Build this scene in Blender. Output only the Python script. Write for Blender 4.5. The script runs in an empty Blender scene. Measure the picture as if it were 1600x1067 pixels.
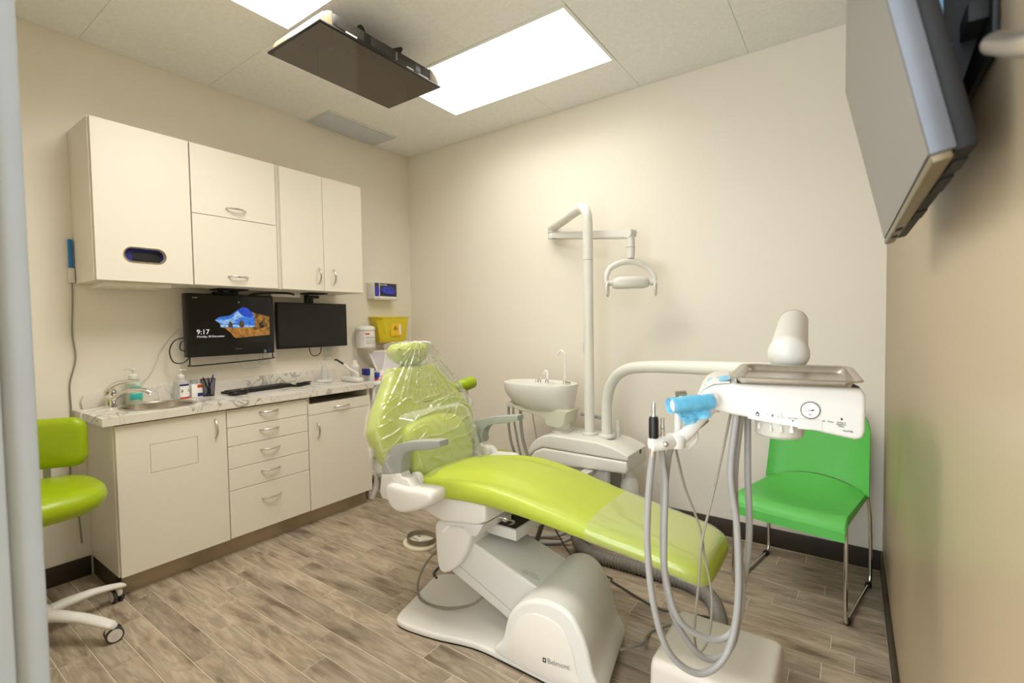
import bpy, bmesh, math, random
from mathutils import Vector, Matrix, Euler
random.seed(7)
SC = bpy.context.scene
COL = SC.collection
PI = math.pi

# ------------------------------------------------------------------ camera, world, exposure
cam_d = bpy.data.cameras.new('camera')
cam = bpy.data.objects.new('camera', cam_d); COL.objects.link(cam)
_y, _p, _r = math.radians(35.2956), math.radians(-2.179), math.radians(-0.876)
_f = Vector((-math.sin(_y)*math.cos(_p), math.cos(_y)*math.cos(_p), math.sin(_p)))
_rt = Vector((math.cos(_y), math.sin(_y), 0)); _u = _rt.cross(_f)
_r2 = _rt*math.cos(_r) + _u*math.sin(_r); _u2 = _u*math.cos(_r) - _rt*math.sin(_r)
_M = Matrix((_r2, _u2, -_f)).transposed().to_4x4()
_M.translation = Vector((3.2589, -3.0281, 1.2848))
cam.matrix_world = _M
cam_d.sensor_width = 36.0
cam_d.lens = 748.78/1600*36.0
cam_d.clip_start = 0.02
cam_d.dof.use_dof = True
cam_d.dof.focus_distance = 2.5
cam_d.dof.aperture_fstop = 4.0
SC.camera = cam

W = bpy.data.worlds.new('world'); SC.world = W
W.use_nodes = True
bg = W.node_tree.nodes['Background']
bg.inputs['Color'].default_value = (0.86, 0.93, 1.0, 1)
bg.inputs['Strength'].default_value = 4.9
LIGHT_STRENGTH = 1.7
for _x, _yy, _w in ((1.535, -0.6875, 8.5), (1.535, -1.94, 27.0)):          # the two ceiling panels' lamps, behind their diffusers' plane
    _l = bpy.data.lights.new('ceiling_panel_lamp', 'AREA'); _l.shape = 'RECTANGLE'; _l.size = 1.19; _l.size_y = 0.565
    _l.energy = _w; _l.spread = math.radians(150); _l.color = (1.0, 0.975, 0.93)
    _o = bpy.data.objects.new('ceiling_panel_lamp', _l); COL.objects.link(_o); _o.location = (_x, _yy, 2.777+0.024)
SC.view_settings.view_transform = 'Standard'
SC.view_settings.look = 'None'
SC.view_settings.exposure = 0.12
SC.view_settings.gamma = 1.0
SC.view_settings.use_curve_mapping = False

# ------------------------------------------------------------------ materials
def lin(c):
    return tuple(((v/255)/12.92 if v/255 <= 0.04045 else ((v/255+0.055)/1.055)**2.4) for v in c)
MATS = {}
def mat(name, rgb, rough=0.5, metal=0.0, noise=0.0, nscale=20.0, bump=0.0, bscale=200.0, spec=0.5, coat=0.0, trans=0.0, emit=0.0, alpha=1.0, ior=1.45):
    if name in MATS: return MATS[name]
    m = bpy.data.materials.new(name); m.use_nodes = True
    nt = m.node_tree; b = nt.nodes['Principled BSDF']
    c = lin(rgb)
    b.inputs['Base Color'].default_value = (*c, 1)
    b.inputs['Roughness'].default_value = rough
    b.inputs['Metallic'].default_value = metal
    b.inputs['Specular IOR Level'].default_value = spec
    b.inputs['Coat Weight'].default_value = coat
    b.inputs['Transmission Weight'].default_value = trans
    b.inputs['Alpha'].default_value = alpha
    b.inputs['IOR'].default_value = ior
    if emit:
        b.inputs['Emission Color'].default_value = (*c, 1); b.inputs['Emission Strength'].default_value = emit
    tc = nt.nodes.new('ShaderNodeTexCoord')
    if noise:
        n = nt.nodes.new('ShaderNodeTexNoise'); n.inputs['Scale'].default_value = nscale; n.inputs['Detail'].default_value = 4
        r = nt.nodes.new('ShaderNodeValToRGB')
        r.color_ramp.elements[0].position = 0.35; r.color_ramp.elements[1].position = 0.65
        r.color_ramp.elements[0].color = (*[v*(1-noise) for v in c], 1)
        r.color_ramp.elements[1].color = (*[min(1, v*(1+noise)) for v in c], 1)
        nt.links.new(tc.outputs['Object'], n.inputs['Vector']); nt.links.new(n.outputs['Fac'], r.inputs['Fac'])
        nt.links.new(r.outputs['Color'], b.inputs['Base Color'])
    if bump:
        n2 = nt.nodes.new('ShaderNodeTexNoise'); n2.inputs['Scale'].default_value = bscale; n2.inputs['Detail'].default_value = 3
        bp = nt.nodes.new('ShaderNodeBump'); bp.inputs['Strength'].default_value = bump; bp.inputs['Distance'].default_value = 0.002
        nt.links.new(tc.outputs['Object'], n2.inputs['Vector']); nt.links.new(n2.outputs['Fac'], bp.inputs['Height'])
        nt.links.new(bp.outputs['Normal'], b.inputs['Normal'])
    MATS[name] = m
    return m

def wood_mat():
    m = bpy.data.materials.new('wood_look_tile'); m.use_nodes = True
    nt = m.node_tree; b = nt.nodes['Principled BSDF']; N = nt.nodes.new; L = nt.links.new
    tc = N('ShaderNodeTexCoord'); oi = N('ShaderNodeObjectInfo')
    cx = N('ShaderNodeCombineXYZ')
    mul = N('ShaderNodeMath'); mul.operation = 'MULTIPLY'; mul.inputs[1].default_value = 37.0
    L(oi.outputs['Random'], mul.inputs[0])
    L(mul.outputs[0], cx.inputs['X']); L(mul.outputs[0], cx.inputs['Y']); L(mul.outputs[0], cx.inputs['Z'])
    add = N('ShaderNodeVectorMath'); add.operation = 'ADD'
    L(tc.outputs['Object'], add.inputs[0]); L(cx.outputs[0], add.inputs[1])
    mp = N('ShaderNodeMapping'); mp.inputs['Scale'].default_value = (1.0, 5.0, 1.0)
    L(add.outputs[0], mp.inputs['Vector'])
    n1 = N('ShaderNodeTexNoise'); n1.inputs['Scale'].default_value = 3.2; n1.inputs['Detail'].default_value = 5; n1.inputs['Distortion'].default_value = 1.4
    L(mp.outputs[0], n1.inputs['Vector'])
    # growth rings: bands of a distorted field
    fr = N('ShaderNodeMath'); fr.operation = 'MULTIPLY'; fr.inputs[1].default_value = 26.0
    L(n1.outputs['Fac'], fr.inputs[0])
    sn = N('ShaderNodeMath'); sn.operation = 'SINE'; L(fr.outputs[0], sn.inputs[0])
    mp2 = N('ShaderNodeMapping'); mp2.inputs['Scale'].default_value = (4.0, 90.0, 1.0); L(add.outputs[0], mp2.inputs['Vector'])
    n2 = N('ShaderNodeTexNoise'); n2.inputs['Scale'].default_value = 2.0; n2.inputs['Detail'].default_value = 4; L(mp2.outputs[0], n2.inputs['Vector'])
    n3 = N('ShaderNodeTexNoise'); n3.inputs['Scale'].default_value = 5.5; n3.inputs['Detail'].default_value = 3
    mp3 = N('ShaderNodeMapping'); mp3.inputs['Scale'].default_value = (0.7, 3.2, 1.0); L(add.outputs[0], mp3.inputs['Vector']); L(mp3.outputs[0], n3.inputs['Vector'])
    r = N('ShaderNodeValToRGB'); e = r.color_ramp.elements
    e[0].position = 0.28; e[0].color = (*lin((120, 103, 85)), 1)
    e[1].position = 0.42; e[1].color = (*lin((162, 145, 123)), 1)
    e.new(0.75).color = (*lin((188, 172, 150)), 1)
    L(n3.outputs['Fac'], r.inputs['Fac'])
    mx = N('ShaderNodeMix'); mx.data_type = 'RGBA'; mx.blend_type = 'MULTIPLY'
    r2 = N('ShaderNodeMapRange'); r2.inputs['From Min'].default_value = -1; r2.inputs['From Max'].default_value = 1; r2.inputs['To Min'].default_value = 0.80; r2.inputs['To Max'].default_value = 1.04
    L(sn.outputs[0], r2.inputs['Value'])
    r3 = N('ShaderNodeMapRange'); r3.inputs['From Min'].default_value = 0.3; r3.inputs['From Max'].default_value = 0.7; r3.inputs['To Min'].default_value = 0.84; r3.inputs['To Max'].default_value = 1.10
    L(n2.outputs['Fac'], r3.inputs['Value'])
    m1 = N('ShaderNodeMath'); m1.operation = 'MULTIPLY'; L(r2.outputs[0], m1.inputs[0]); L(r3.outputs[0], m1.inputs[1])
    rr = N('ShaderNodeMapRange'); rr.inputs['To Min'].default_value = 0.82; rr.inputs['To Max'].default_value = 1.12; L(oi.outputs['Random'], rr.inputs['Value'])
    m2 = N('ShaderNodeMath'); m2.operation = 'MULTIPLY'; L(m1.outputs[0], m2.inputs[0]); L(rr.outputs[0], m2.inputs[1])
    mx.inputs['Factor'].default_value = 1.0
    L(r.outputs['Color'], mx.inputs[6]); L(m2.outputs[0], mx.inputs[7])
    L(mx.outputs[2], b.inputs['Base Color'])
    b.inputs['Roughness'].default_value = 0.42
    b.inputs['Specular IOR Level'].default_value = 0.4
    bp = N('ShaderNodeBump'); bp.inputs['Strength'].default_value = 0.15; bp.inputs['Distance'].default_value = 0.001
    L(n2.outputs['Fac'], bp.inputs['Height']); L(bp.outputs['Normal'], b.inputs['Normal'])
    return m

def marble_mat():
    m = bpy.data.materials.new('veined_marble_laminate'); m.use_nodes = True
    nt = m.node_tree; b = nt.nodes['Principled BSDF']; N = nt.nodes.new; L = nt.links.new
    tc = N('ShaderNodeTexCoord')
    mp = N('ShaderNodeMapping'); mp.inputs['Rotation'].default_value = (0.35, 0.2, 0.9); mp.inputs['Scale'].default_value = (1.0, 2.6, 1.6)
    L(tc.outputs['Object'], mp.inputs['Vector'])
    n = N('ShaderNodeTexNoise'); n.inputs['Scale'].default_value = 4.0; n.inputs['Detail'].default_value = 7; n.inputs['Distortion'].default_value = 1.1
    L(mp.outputs[0], n.inputs['Vector'])
    s = N('ShaderNodeMath'); s.operation = 'SUBTRACT'; s.inputs[1].default_value = 0.5; L(n.outputs['Fac'], s.inputs[0])
    a = N('ShaderNodeMath'); a.operation = 'ABSOLUTE'; L(s.outputs[0], a.inputs[0])
    r = N('ShaderNodeValToRGB'); e = r.color_ramp.elements
    e[0].position = 0.0; e[0].color = (*lin((128, 122, 116)), 1)
    e[1].position = 0.05; e[1].color = (*lin((222, 216, 205)), 1)
    e.new(0.012).color = (*lin((176, 170, 162)), 1)
    n2 = N('ShaderNodeTexNoise'); n2.inputs['Scale'].default_value = 3.0; L(tc.outputs['Object'], n2.inputs['Vector'])
    mr = N('ShaderNodeMapRange'); mr.inputs['From Min'].default_value = 0.36; mr.inputs['From Max'].default_value = 0.54; mr.inputs['To Min'].default_value = 0.05; mr.inputs['To Max'].default_value = 0.0
    L(n2.outputs['Fac'], mr.inputs['Value'])
    ad = N('ShaderNodeMath'); ad.operation = 'ADD'; L(a.outputs[0], ad.inputs[0]); L(mr.outputs[0], ad.inputs[1])
    L(ad.outputs[0], r.inputs['Fac']); L(r.outputs['Color'], b.inputs['Base Color'])
    b.inputs['Roughness'].default_value = 0.3
    return m

def film_mat(name, haze, tint=(1, 1, 1), gloss=0.16, rough=0.12):
    m = bpy.data.materials.new(name); m.use_nodes = True
    nt = m.node_tree; N = nt.nodes.new; L = nt.links.new
    out = nt.nodes['Material Output']; nt.nodes.remove(nt.nodes['Principled BSDF'])
    t = N('ShaderNodeBsdfTransparent'); t.inputs['Color'].default_value = (*tint, 1)
    d = N('ShaderNodeBsdfDiffuse'); d.inputs['Color'].default_value = (0.9, 0.9, 0.86, 1)
    g = N('ShaderNodeBsdfGlossy'); g.inputs['Roughness'].default_value = rough
    m1 = N('ShaderNodeMixShader'); m2 = N('ShaderNodeMixShader')
    lw = N('ShaderNodeLayerWeight'); lw.inputs['Blend'].default_value = 0.25
    mr = N('ShaderNodeMapRange'); mr.inputs['To Min'].default_value = haze; mr.inputs['To Max'].default_value = min(1, haze*4+0.15)
    L(lw.outputs['Facing'], mr.inputs['Value']); L(mr.outputs[0], m1.inputs['Fac'])
    L(t.outputs[0], m1.inputs[1]); L(d.outputs[0], m1.inputs[2])
    mr2 = N('ShaderNodeMapRange'); mr2.inputs['To Min'].default_value = gloss*0.3; mr2.inputs['To Max'].default_value = gloss*3
    L(lw.outputs['Facing'], mr2.inputs['Value']); L(mr2.outputs[0], m2.inputs['Fac'])
    L(m1.outputs[0], m2.inputs[1]); L(g.outputs[0], m2.inputs[2])
    L(m2.outputs[0], out.inputs['Surface'])
    return m

WALL = mat('cream_wall_paint', (238, 231, 217), 0.55, bump=0.12, bscale=260, spec=0.35)
WALLC = mat('darker_beige_wall', (170, 151, 121), 0.38, bump=0.05, bscale=260, spec=0.5)  # right wall, base colour darker and browner than the other walls
CEIL = mat('ceiling_tile_white', (240, 240, 236), 0.9, noise=0.03, nscale=60, bump=0.2, bscale=300)
GRID = mat('ceiling_grid_white', (205, 203, 196), 0.6)
BASEB = mat('dark_brown_vinyl', (58, 48, 38), 0.5, noise=0.08)
GROUT = mat('grout_beige', (206, 194, 170), 0.9, noise=0.05, nscale=50)
WOOD = wood_mat()
MARBLE = marble_mat()
CAB = mat('cream_laminate', (229, 222, 208), 0.38, bump=0.06, bscale=400, spec=0.4)
EDGEB = mat('brown_counter_edge', (150, 126, 92), 0.6, noise=0.05)
KICK = mat('brushed_brown_kick', (172, 156, 134), 0.4, metal=0.35, noise=0.12, nscale=8)
STEEL = mat('brushed_steel', (205, 198, 188), 0.28, metal=1.0, noise=0.05, nscale=60)
CHROME = mat('chrome', (225, 222, 216), 0.08, metal=1.0, noise=0.01)
BLACK = mat('black_plastic', (20, 18, 17), 0.35, noise=0.05)
BLACKM = mat('black_matte', (16, 15, 15), 0.6, noise=0.05)
SCREEN = mat('black_glass_screen', (17, 16, 15), 0.12, spec=0.5, noise=0.02)
LIME = mat('lime_vinyl', (172, 185, 60), 0.36, bump=0.08, bscale=500, noise=0.02, spec=0.45)
LIMED = mat('lime_vinyl_stool', (152, 174, 12), 0.34, bump=0.08, bscale=500, noise=0.02, spec=0.45)
GREEN = mat('green_chair_plastic', (94, 190, 86), 0.42, bump=0.08, bscale=700, noise=0.02)
WPLAS = mat('white_plastic', (222, 219, 211), 0.3, noise=0.012, spec=0.5)
WPLAS2 = mat('grey_white_plastic', (212, 210, 203), 0.32, noise=0.012)
UNITW = mat('cream_green_plastic', (224, 222, 212), 0.28, noise=0.012)
GREYP = mat('grey_arm_plastic', (158, 160, 155), 0.4, noise=0.02)
HOSE = mat('grey_silicone_hose', (152, 149, 144), 0.4, noise=0.02)
COND = mat('grey_corrugated_hose', (128, 124, 116), 0.45, noise=0.03)
CABLE = mat('grey_cable', (140, 135, 122), 0.5, noise=0.02)
FILM = film_mat('clear_wrinkled_film', 0.08, gloss=0.14, rough=0.18)
FILM2 = film_mat('clear_film', 0.035, gloss=0.14, rough=0.08)
BLUEF = mat('blue_barrier_film', (110, 200, 240), 0.3, noise=0.15, nscale=40, alpha=0.86, bump=0.5, bscale=60)
LITP = mat('light_diffuser', (255, 251, 242), 0.5, emit=LIGHT_STRENGTH)
VENTM = mat('grey_vent', (206, 210, 216), 0.6, noise=0.03)
NAVY = mat('navy_print', (36, 40, 120), 0.5, noise=0.05)
RED = mat('red_print', (196, 60, 40), 0.5, noise=0.04)
WHITE = mat('white_paper', (238, 236, 230), 0.6, noise=0.01)
INK = mat('black_ink', (25, 25, 28), 0.6, noise=0.02)
GREYINK = mat('grey_ink', (120, 120, 118), 0.6, noise=0.02)
TEAL = mat('teal_liquid', (70, 190, 180), 0.25, noise=0.04)
CLEAR = mat('clear_plastic', (240, 242, 238), 0.1, trans=0.4, noise=0.01, alpha=0.5)
YELLOW = mat('yellow_plastic', (224, 204, 48), 0.35, noise=0.03)
ORANGE = mat('orange_label', (242, 196, 40), 0.5, noise=0.03)
BLUE = mat('blue_plastic', (30, 120, 190), 0.4, noise=0.03)
JAMB = mat('pale_metal_jamb', (176, 184, 192), 0.45, noise=0.015, nscale=8)
TVSIDE = mat('grey_silver_bezel', (96, 98, 102), 0.35, metal=0.3, noise=0.03)
BRASS = mat('satin_nickel', (190, 178, 158), 0.3, metal=1.0, noise=0.03)
LCD_REFLECT = mat('lcd_painted_reflection', (112, 109, 103), 0.34, spec=0.6, noise=0.01)  # dark switched-off screen; grazing room reflection painted in as a grey base

# ------------------------------------------------------------------ helpers
OFF = {}
def tag(o, label=None, cat=None, group=None, kind=None):
    if label: o['label'] = label
    if cat: o['category'] = cat
    if group: o['group'] = group
    if kind: o['kind'] = kind
    return o
def thing(name, label, cat, loc=(0, 0, 0), group=None, rotz=0.0, local=False, M=None):
    o = bpy.data.objects.new(name, None); COL.objects.link(o)
    o.empty_display_size = 0.05
    if M is not None: o.matrix_world = M; local = True
    else:
        o.location = loc; o.rotation_euler = (0, 0, rotz)
    OFF[o] = Vector((0, 0, 0)) if local else Vector(loc)
    return tag(o, label, cat, group)
def obj(name, bm, m, parent=None, sharp=0.6, kind=None, origin=None):
    bmesh.ops.recalc_face_normals(bm, faces=bm.faces[:])
    off = OFF.get(parent, Vector((0, 0, 0))) if parent else Vector(origin or (0, 0, 0))
    if off.length: bmesh.ops.translate(bm, verts=bm.verts[:], vec=-off)
    me = bpy.data.meshes.new(name); bm.to_mesh(me); bm.free()
    me.materials.append(m)
    me.polygons.foreach_set('use_smooth', [True]*len(me.polygons))
    me.set_sharp_from_angle(angle=sharp)
    o = bpy.data.objects.new(name, me); COL.objects.link(o)
    if parent:
        o.parent = parent; OFF[o] = off
    elif origin: o.location = origin
    if kind: o['kind'] = kind
    return o
def NB(): return bmesh.new()
def box(bm, x0, x1, y0, y1, z0, z1, b=0.0, seg=2, M=None):
    g = bmesh.ops.create_cube(bm, size=1.0)['verts']
    for v in g:
        v.co = Vector(((x0+x1)/2 + v.co.x*(x1-x0), (y0+y1)/2 + v.co.y*(y1-y0), (z0+z1)/2 + v.co.z*(z1-z0)))
    if b:
        es = list({e for v in g for e in v.link_edges})
        r = bmesh.ops.bevel(bm, geom=es, offset=b, segments=seg, profile=0.5, affect='EDGES')
        g = list({v for f in r['faces'] for v in f.verts} | set(v for v in g if v.is_valid))
    if M is not None: bmesh.ops.transform(bm, matrix=M, verts=[v for v in g if v.is_valid])
    return bm
def bx(*a, **k): return box(NB(), *a, **k)
def catmull(pts, n=8, closed=False):
    P = [Vector(p) for p in pts]; out = []
    N = len(P); rng = range(N if closed else N-1)
    for i in rng:
        p0 = P[(i-1) % N] if closed or i > 0 else P[0]*2-P[1]
        p1 = P[i]; p2 = P[(i+1) % N]
        p3 = P[(i+2) % N] if closed or i+2 < N else P[-1]*2-P[-2]
        for k in range(n):
            t = k/n
            out.append(0.5*((2*p1)+(p2-p0)*t+(2*p0-5*p1+4*p2-p3)*t*t+(3*p1-p0-3*p2+p3)*t**3))
    if not closed: out.append(P[-1])
    return out
def loft(bm, rings, caps=True, closed=True):
    vs = [[bm.verts.new(p) for p in r] for r in rings]
    n = len(vs[0])
    for a, b in zip(vs, vs[1:]):
        for i in range(n if closed else n-1):
            j = (i+1) % n
            bm.faces.new((a[i], a[j], b[j], b[i]))
    if caps:
        bm.faces.new(vs[0][::-1]); bm.faces.new(vs[-1])
    return bm
def tube(bm, pts, r, seg=10, n=6, smooth=True, caps=True, closed=False):
    P = catmull(pts, n, closed) if smooth else [Vector(p) for p in pts]
    R = r if callable(r) else (lambda t: r)
    rings = []; up = None
    for i, p in enumerate(P):
        a = P[i-1] if i > 0 else (P[-1] if closed else P[0]); b = P[i+1] if i+1 < len(P) else (P[0] if closed else P[-1])
        t = (b-a).normalized()
        if up is None:
            up = t.orthogonal().normalized()
        up = (up - t*up.dot(t)).normalized(); s = t.cross(up)
        rr = R(i/(len(P)-1))
        rings.append([p + (up*math.cos(2*PI*k/seg)+s*math.sin(2*PI*k/seg))*rr for k in range(seg)])
    if closed: rings.append(rings[0][:]); caps = False
    loft(bm, rings, caps)
    if closed: bmesh.ops.remove_doubles(bm, verts=bm.verts[:], dist=1e-5)
    return bm
def tb(*a, **k): return tube(NB(), *a, **k)
def lathe(bm, prof, c=(0, 0, 0), seg=24, axis='z', M=None):
    c = Vector(c); rings = []
    for r, h in prof:
        ring = []
        for k in range(seg):
            a = 2*PI*k/seg; x, y = max(r, 1e-5)*math.cos(a), max(r, 1e-5)*math.sin(a)
            v = Vector((x, y, h)) if axis == 'z' else (Vector((h, x, y)) if axis == 'x' else Vector((y, h, x)))
            ring.append((M @ (v+c)) if M is not None else v+c)
        rings.append(ring)
    solid = prof[0][0] < 0.004 and prof[-1][0] < 0.004
    if not solid: rings.append([v.copy() for v in rings[0]])
    loft(bm, rings, caps=solid)
    if not solid: bmesh.ops.remove_doubles(bm, verts=bm.verts[:], dist=1e-6)
    return bm
def lt(*a, **k): return lathe(NB(), *a, **k)
def cyl(bm, p, q, r, seg=16, r2=None):
    p, q = Vector(p), Vector(q); t = (q-p).normalized(); u = t.orthogonal().normalized(); s = t.cross(u)
    r2 = r if r2 is None else r2
    return loft(bm, [[c + (u*math.cos(2*PI*k/seg)+s*math.sin(2*PI*k/seg))*rr for k in range(seg)] for c, rr in ((p, r), (q, r2))])
def prism(bm, pts, axis, a, b, bev=0.0, seg=2):
    def P(u, v, w):
        return Vector((w, u, v)) if axis == 'x' else (Vector((u, w, v)) if axis == 'y' else Vector((u, v, w)))
    va = [bm.verts.new(P(u, v, a)) for u, v in pts]; vb = [bm.verts.new(P(u, v, b)) for u, v in pts]
    n = len(pts); fs = [bm.faces.new(va[::-1]), bm.faces.new(vb)]
    for i in range(n): fs.append(bm.faces.new((va[i], va[(i+1) % n], vb[(i+1) % n], vb[i])))
    bmesh.ops.recalc_face_normals(bm, faces=fs)
    if bev:
        es = list({e for f in fs[:2] for e in f.edges})
        bmesh.ops.bevel(bm, geom=es, offset=bev, segments=seg, profile=0.5, affect='EDGES', clamp_overlap=True)
    return bm
def pr(*a, **k): return prism(NB(), *a, **k)
def smooth2(pts, n=4): return [(p.x, p.y) for p in catmull([(u, v, 0) for u, v in pts], n, True)]
def pillow(bm, pts2, thick, M, rnd=0.03, dome=0.0):
    """cushion: closed 2-D outline, given thickness (local z from -thick to 0), rounded rim; M maps local to scene"""
    c = Vector((sum(p[0] for p in pts2)/len(pts2), sum(p[1] for p in pts2)/len(pts2)))
    P = [Vector(p) for p in pts2]; n = len(P); nr = []
    for i in range(n):
        t = (P[(i+1) % n]-P[i-1]).normalized(); q = Vector((t.y, -t.x))
        if q.dot(P[i]-c) < 0: q = -q
        nr.append(q)
    rings = []; h = thick/2
    rr = min(rnd, h)
    for k in range(0, 7):
        a = -PI/2 + PI*k/6
        ins = rnd*(1-math.cos(a)); z = math.sin(a)*rr + (h-rr)*(1 if k > 3 else (-1 if k < 3 else 0))
        rings.append([M @ Vector((*(P[i]-nr[i]*ins), z-h)) for i in range(n)])
    inner = []
    for s in (0.75, 0.5, 0.25):
        inner.append([M @ Vector((*(c+(P[i]-nr[i]*rnd-c)*s), dome*(1-s*s))) for i in range(n)])
    bot = [[M @ Vector((*(c+(P[i]-nr[i]*rnd-c)*s), -thick)) for i in range(n)] for s in (0.3,)]
    loft(bm, bot + rings + inner)
    return bm
def text(name, body, size, m, parent, M, align='LEFT', ext=0.0003):
    cu = bpy.data.curves.new(name, 'FONT'); cu.body = body; cu.size = size; cu.align_x = align; cu.extrude = ext; cu.resolution_u = 2
    tmp = bpy.data.objects.new(name+'_tmp', cu); COL.objects.link(tmp)
    dg = bpy.context.evaluated_depsgraph_get(); dg.update()
    me = bpy.data.meshes.new_from_object(tmp.evaluated_get(dg))
    bpy.data.objects.remove(tmp); bpy.data.curves.remove(cu)
    MM = M.copy()
    off = OFF.get(parent, Vector((0, 0, 0)))
    MM.translation = MM.translation - off
    me.transform(MM); me.name = name; me.materials.clear(); me.materials.append(m)
    o = bpy.data.objects.new(name, me); COL.objects.link(o); o.parent = parent; OFF[o] = off
    return o
def frame(origin, X, Z):
    X = Vector(X).normalized(); Z = Vector(Z).normalized(); Y = Z.cross(X).normalized(); X = Y.cross(Z)
    M = Matrix((X, Y, Z)).transposed().to_4x4(); M.translation = Vector(origin); return M
def FX(x, y, z): return frame((x, y, z), (0, 1, 0), (1, 0, 0))      # facing +x, reads along +y
def holed(bm, outer, inner, a, b, P):
    """plate with a hole: outer and inner point lists of the same length, thickness a..b; P maps (u,v,w) to scene"""
    n = len(outer); R = []
    for ring, w in ((outer, a), (outer, b), (inner, b), (inner, a)):
        R.append([bm.verts.new(P(u, v, w)) for u, v in ring])
    for k in range(4):
        A, B = R[k], R[(k+1) % 4]
        for i in range(n):
            j = (i+1) % n; bm.faces.new((A[i], A[j], B[j], B[i]))
    return bm
def rect_ring(u0, u1, v0, v1, c, n=48):
    out = []
    for k in range(n):
        a = 2*PI*k/n + PI/4; dx, dy = math.cos(a), math.sin(a)
        tx = ((u1-c[0])/dx if dx > 1e-9 else (u0-c[0])/dx if dx < -1e-9 else 1e9)
        ty = ((v1-c[1])/dy if dy > 1e-9 else (v0-c[1])/dy if dy < -1e-9 else 1e9)
        t = min(tx, ty); out.append((c[0]+dx*t, c[1]+dy*t))
    # snap nearest samples onto the four corners
    for cu, cv in ((u0, v0), (u0, v1), (u1, v0), (u1, v1)):
        i = min(range(n), key=lambda q: (out[q][0]-cu)**2+(out[q][1]-cv)**2); out[i] = (cu, cv)
    return out

# ================================================================== SETTING
RW, H, YF = 3.40, 2.777, -2.97
def struct(name, bm, m, **k): return obj(name, bm, m, kind='structure', **k)
floor = struct('floor', bx(-0.1, 3.5, -4.2, 0.1, -0.10, -0.0018), GROUT)
struct('wall_left', bx(-0.10, 0, -3.10, 0.10, 0, H+0.1), WALL)
struct('wall_back', bx(0, RW, 0, 0.10, 0, H+0.1), WALL)
struct('wall_right', bx(RW, RW+0.10, -4.2, 0.10, 0, H+0.1), WALLC)
bm = NB(); box(bm, 0, 2.215, -3.10, YF, 0, H+0.1); box(bm, 2.215, RW, -3.10, YF, 2.5, H+0.1)  # unseen doorway opening made extra tall to let more fill light in
struct('wall_front', bm, WALL)
struct('baseboard_left', bx(0, 0.012, YF, -2.296, 0, 0.10, 0.002), BASEB)
bm = NB(); box(bm, 0.012, RW-0.012, -0.012, 0, 0, 0.10, 0.002)
struct('baseboard_back', bm, BASEB)
struct('baseboard_right', bx(RW-0.012, RW, -2.9, 0, 0, 0.10, 0.002), BASEB)
# door frame on the left of the doorway the camera looks through
bm = NB(); box(bm, 2.215, 2.262, -3.09, -2.893, 0, 2.5, 0.003); box(bm, 2.215, 2.25, -2.893, -2.855, 0, 2.5, 0.003)
struct('trim_1', bm, JAMB)

# planks of wood-look tile, laid along the back wall
PIT = 0.1027; Y0 = -0.5345
JX = {0: 2.976, -1: 3.067, -2: 3.17, -3: 3.258, 3: 3.28, 4: 3.18, 5: 3.085, 11: 1.21, 12: 1.367, 13: 1.48, 14: 0.89, 15: 1.075, 16: 0.496, 17: 0.683, 18: 0.987}
PM = {}
GAP = 0.0031
for k in range(-6, 23):
    yb = Y0-PIT*(k+1)+GAP/2; yt = min(Y0-PIT*k-GAP/2, -0.0125)
    if yt-yb < 0.012: continue
    x0 = JX.get(k, random.random()*0.711) % 0.711
    cuts = [0.0] + [x0+0.711*i for i in range(6) if 0.03 < x0+0.711*i < RW-0.03] + [RW-0.012]
    for a, b in zip(cuts, cuts[1:]):
        w = round(b-a-GAP, 4); h = round(yt-yb, 4)
        if (w, h) not in PM:
            g = bx(-w/2, w/2, -h/2, h/2, -0.008, 0, 0.0012, 1)
            me = bpy.data.meshes.new('plank'); g.to_mesh(me); g.free(); me.materials.append(WOOD); PM[(w, h)] = me
        o = bpy.data.objects.new('plank', PM[(w, h)]); COL.objects.link(o); o.parent = floor
        o.location = ((a+b)/2, (yb+yt)/2, 0)

# ceiling: slab with a lay-in grid of tiles
ceil = struct('ceiling', bx(-0.1, 3.5, -3.05, 0.1, H+0.034, H+0.10), GRID)
XS = [0, 0.30, 0.92, 1.535, 2.15, 2.775, 3.40]; YS = [0, -0.385, -0.99, -1.635, -2.245, -2.965]
LIT = {(2, 1), (3, 1), (2, 3), (3, 3)}
for i in range(6):
    for j in range(5):
        if (i, j) in LIT or (i, j) == (0, 1): continue
        o = obj('ceiling_tile', bx(XS[i]+0.0006, XS[i+1]-0.0006, YS[j+1]+0.0006, YS[j]-0.0006, H, H+0.0345, 0.0018, 1), CEIL, ceil)
def panel(y1, y0, label):
    t = thing('ceiling_light', label, 'ceiling light', (1.535, (y0+y1)/2, H), 'recessed ceiling light panels')
    bm = NB()
    for a in ((0.922, 0.94, y0, y1), (2.13, 2.148, y0, y1), (0.94, 2.13, y0, y0+0.018), (0.94, 2.13, y1-0.018, y1)):
        box(bm, *a, H-0.002, H+0.0345)
    obj('frame', bm, CEIL, t)
    obj('diffuser', bx(0.94, 2.13, y0+0.018, y1-0.018, H+0.026, H+0.032), LITP, t)
panel(-0.387, -0.988, 'bright rectangular ceiling light panel nearer the back wall')
panel(-1.637, -2.243, 'bright rectangular ceiling light panel cut by the top edge of the photo')
t = thing('ceiling_vent', 'grey rectangular air vent panel in the ceiling at the left wall', 'vent', (0.14, -0.67, H))
bm = NB(); box(bm, 0.003, 0.295, -0.985, -0.39, H, H+0.0345)
obj('frame', bm, CEIL, t)
bm = NB()
box(bm, 0.008, 0.272, -0.975, -0.385, H-0.006, H-0.0005, 0.001)
obj('grille', bm, VENTM, t)

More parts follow.
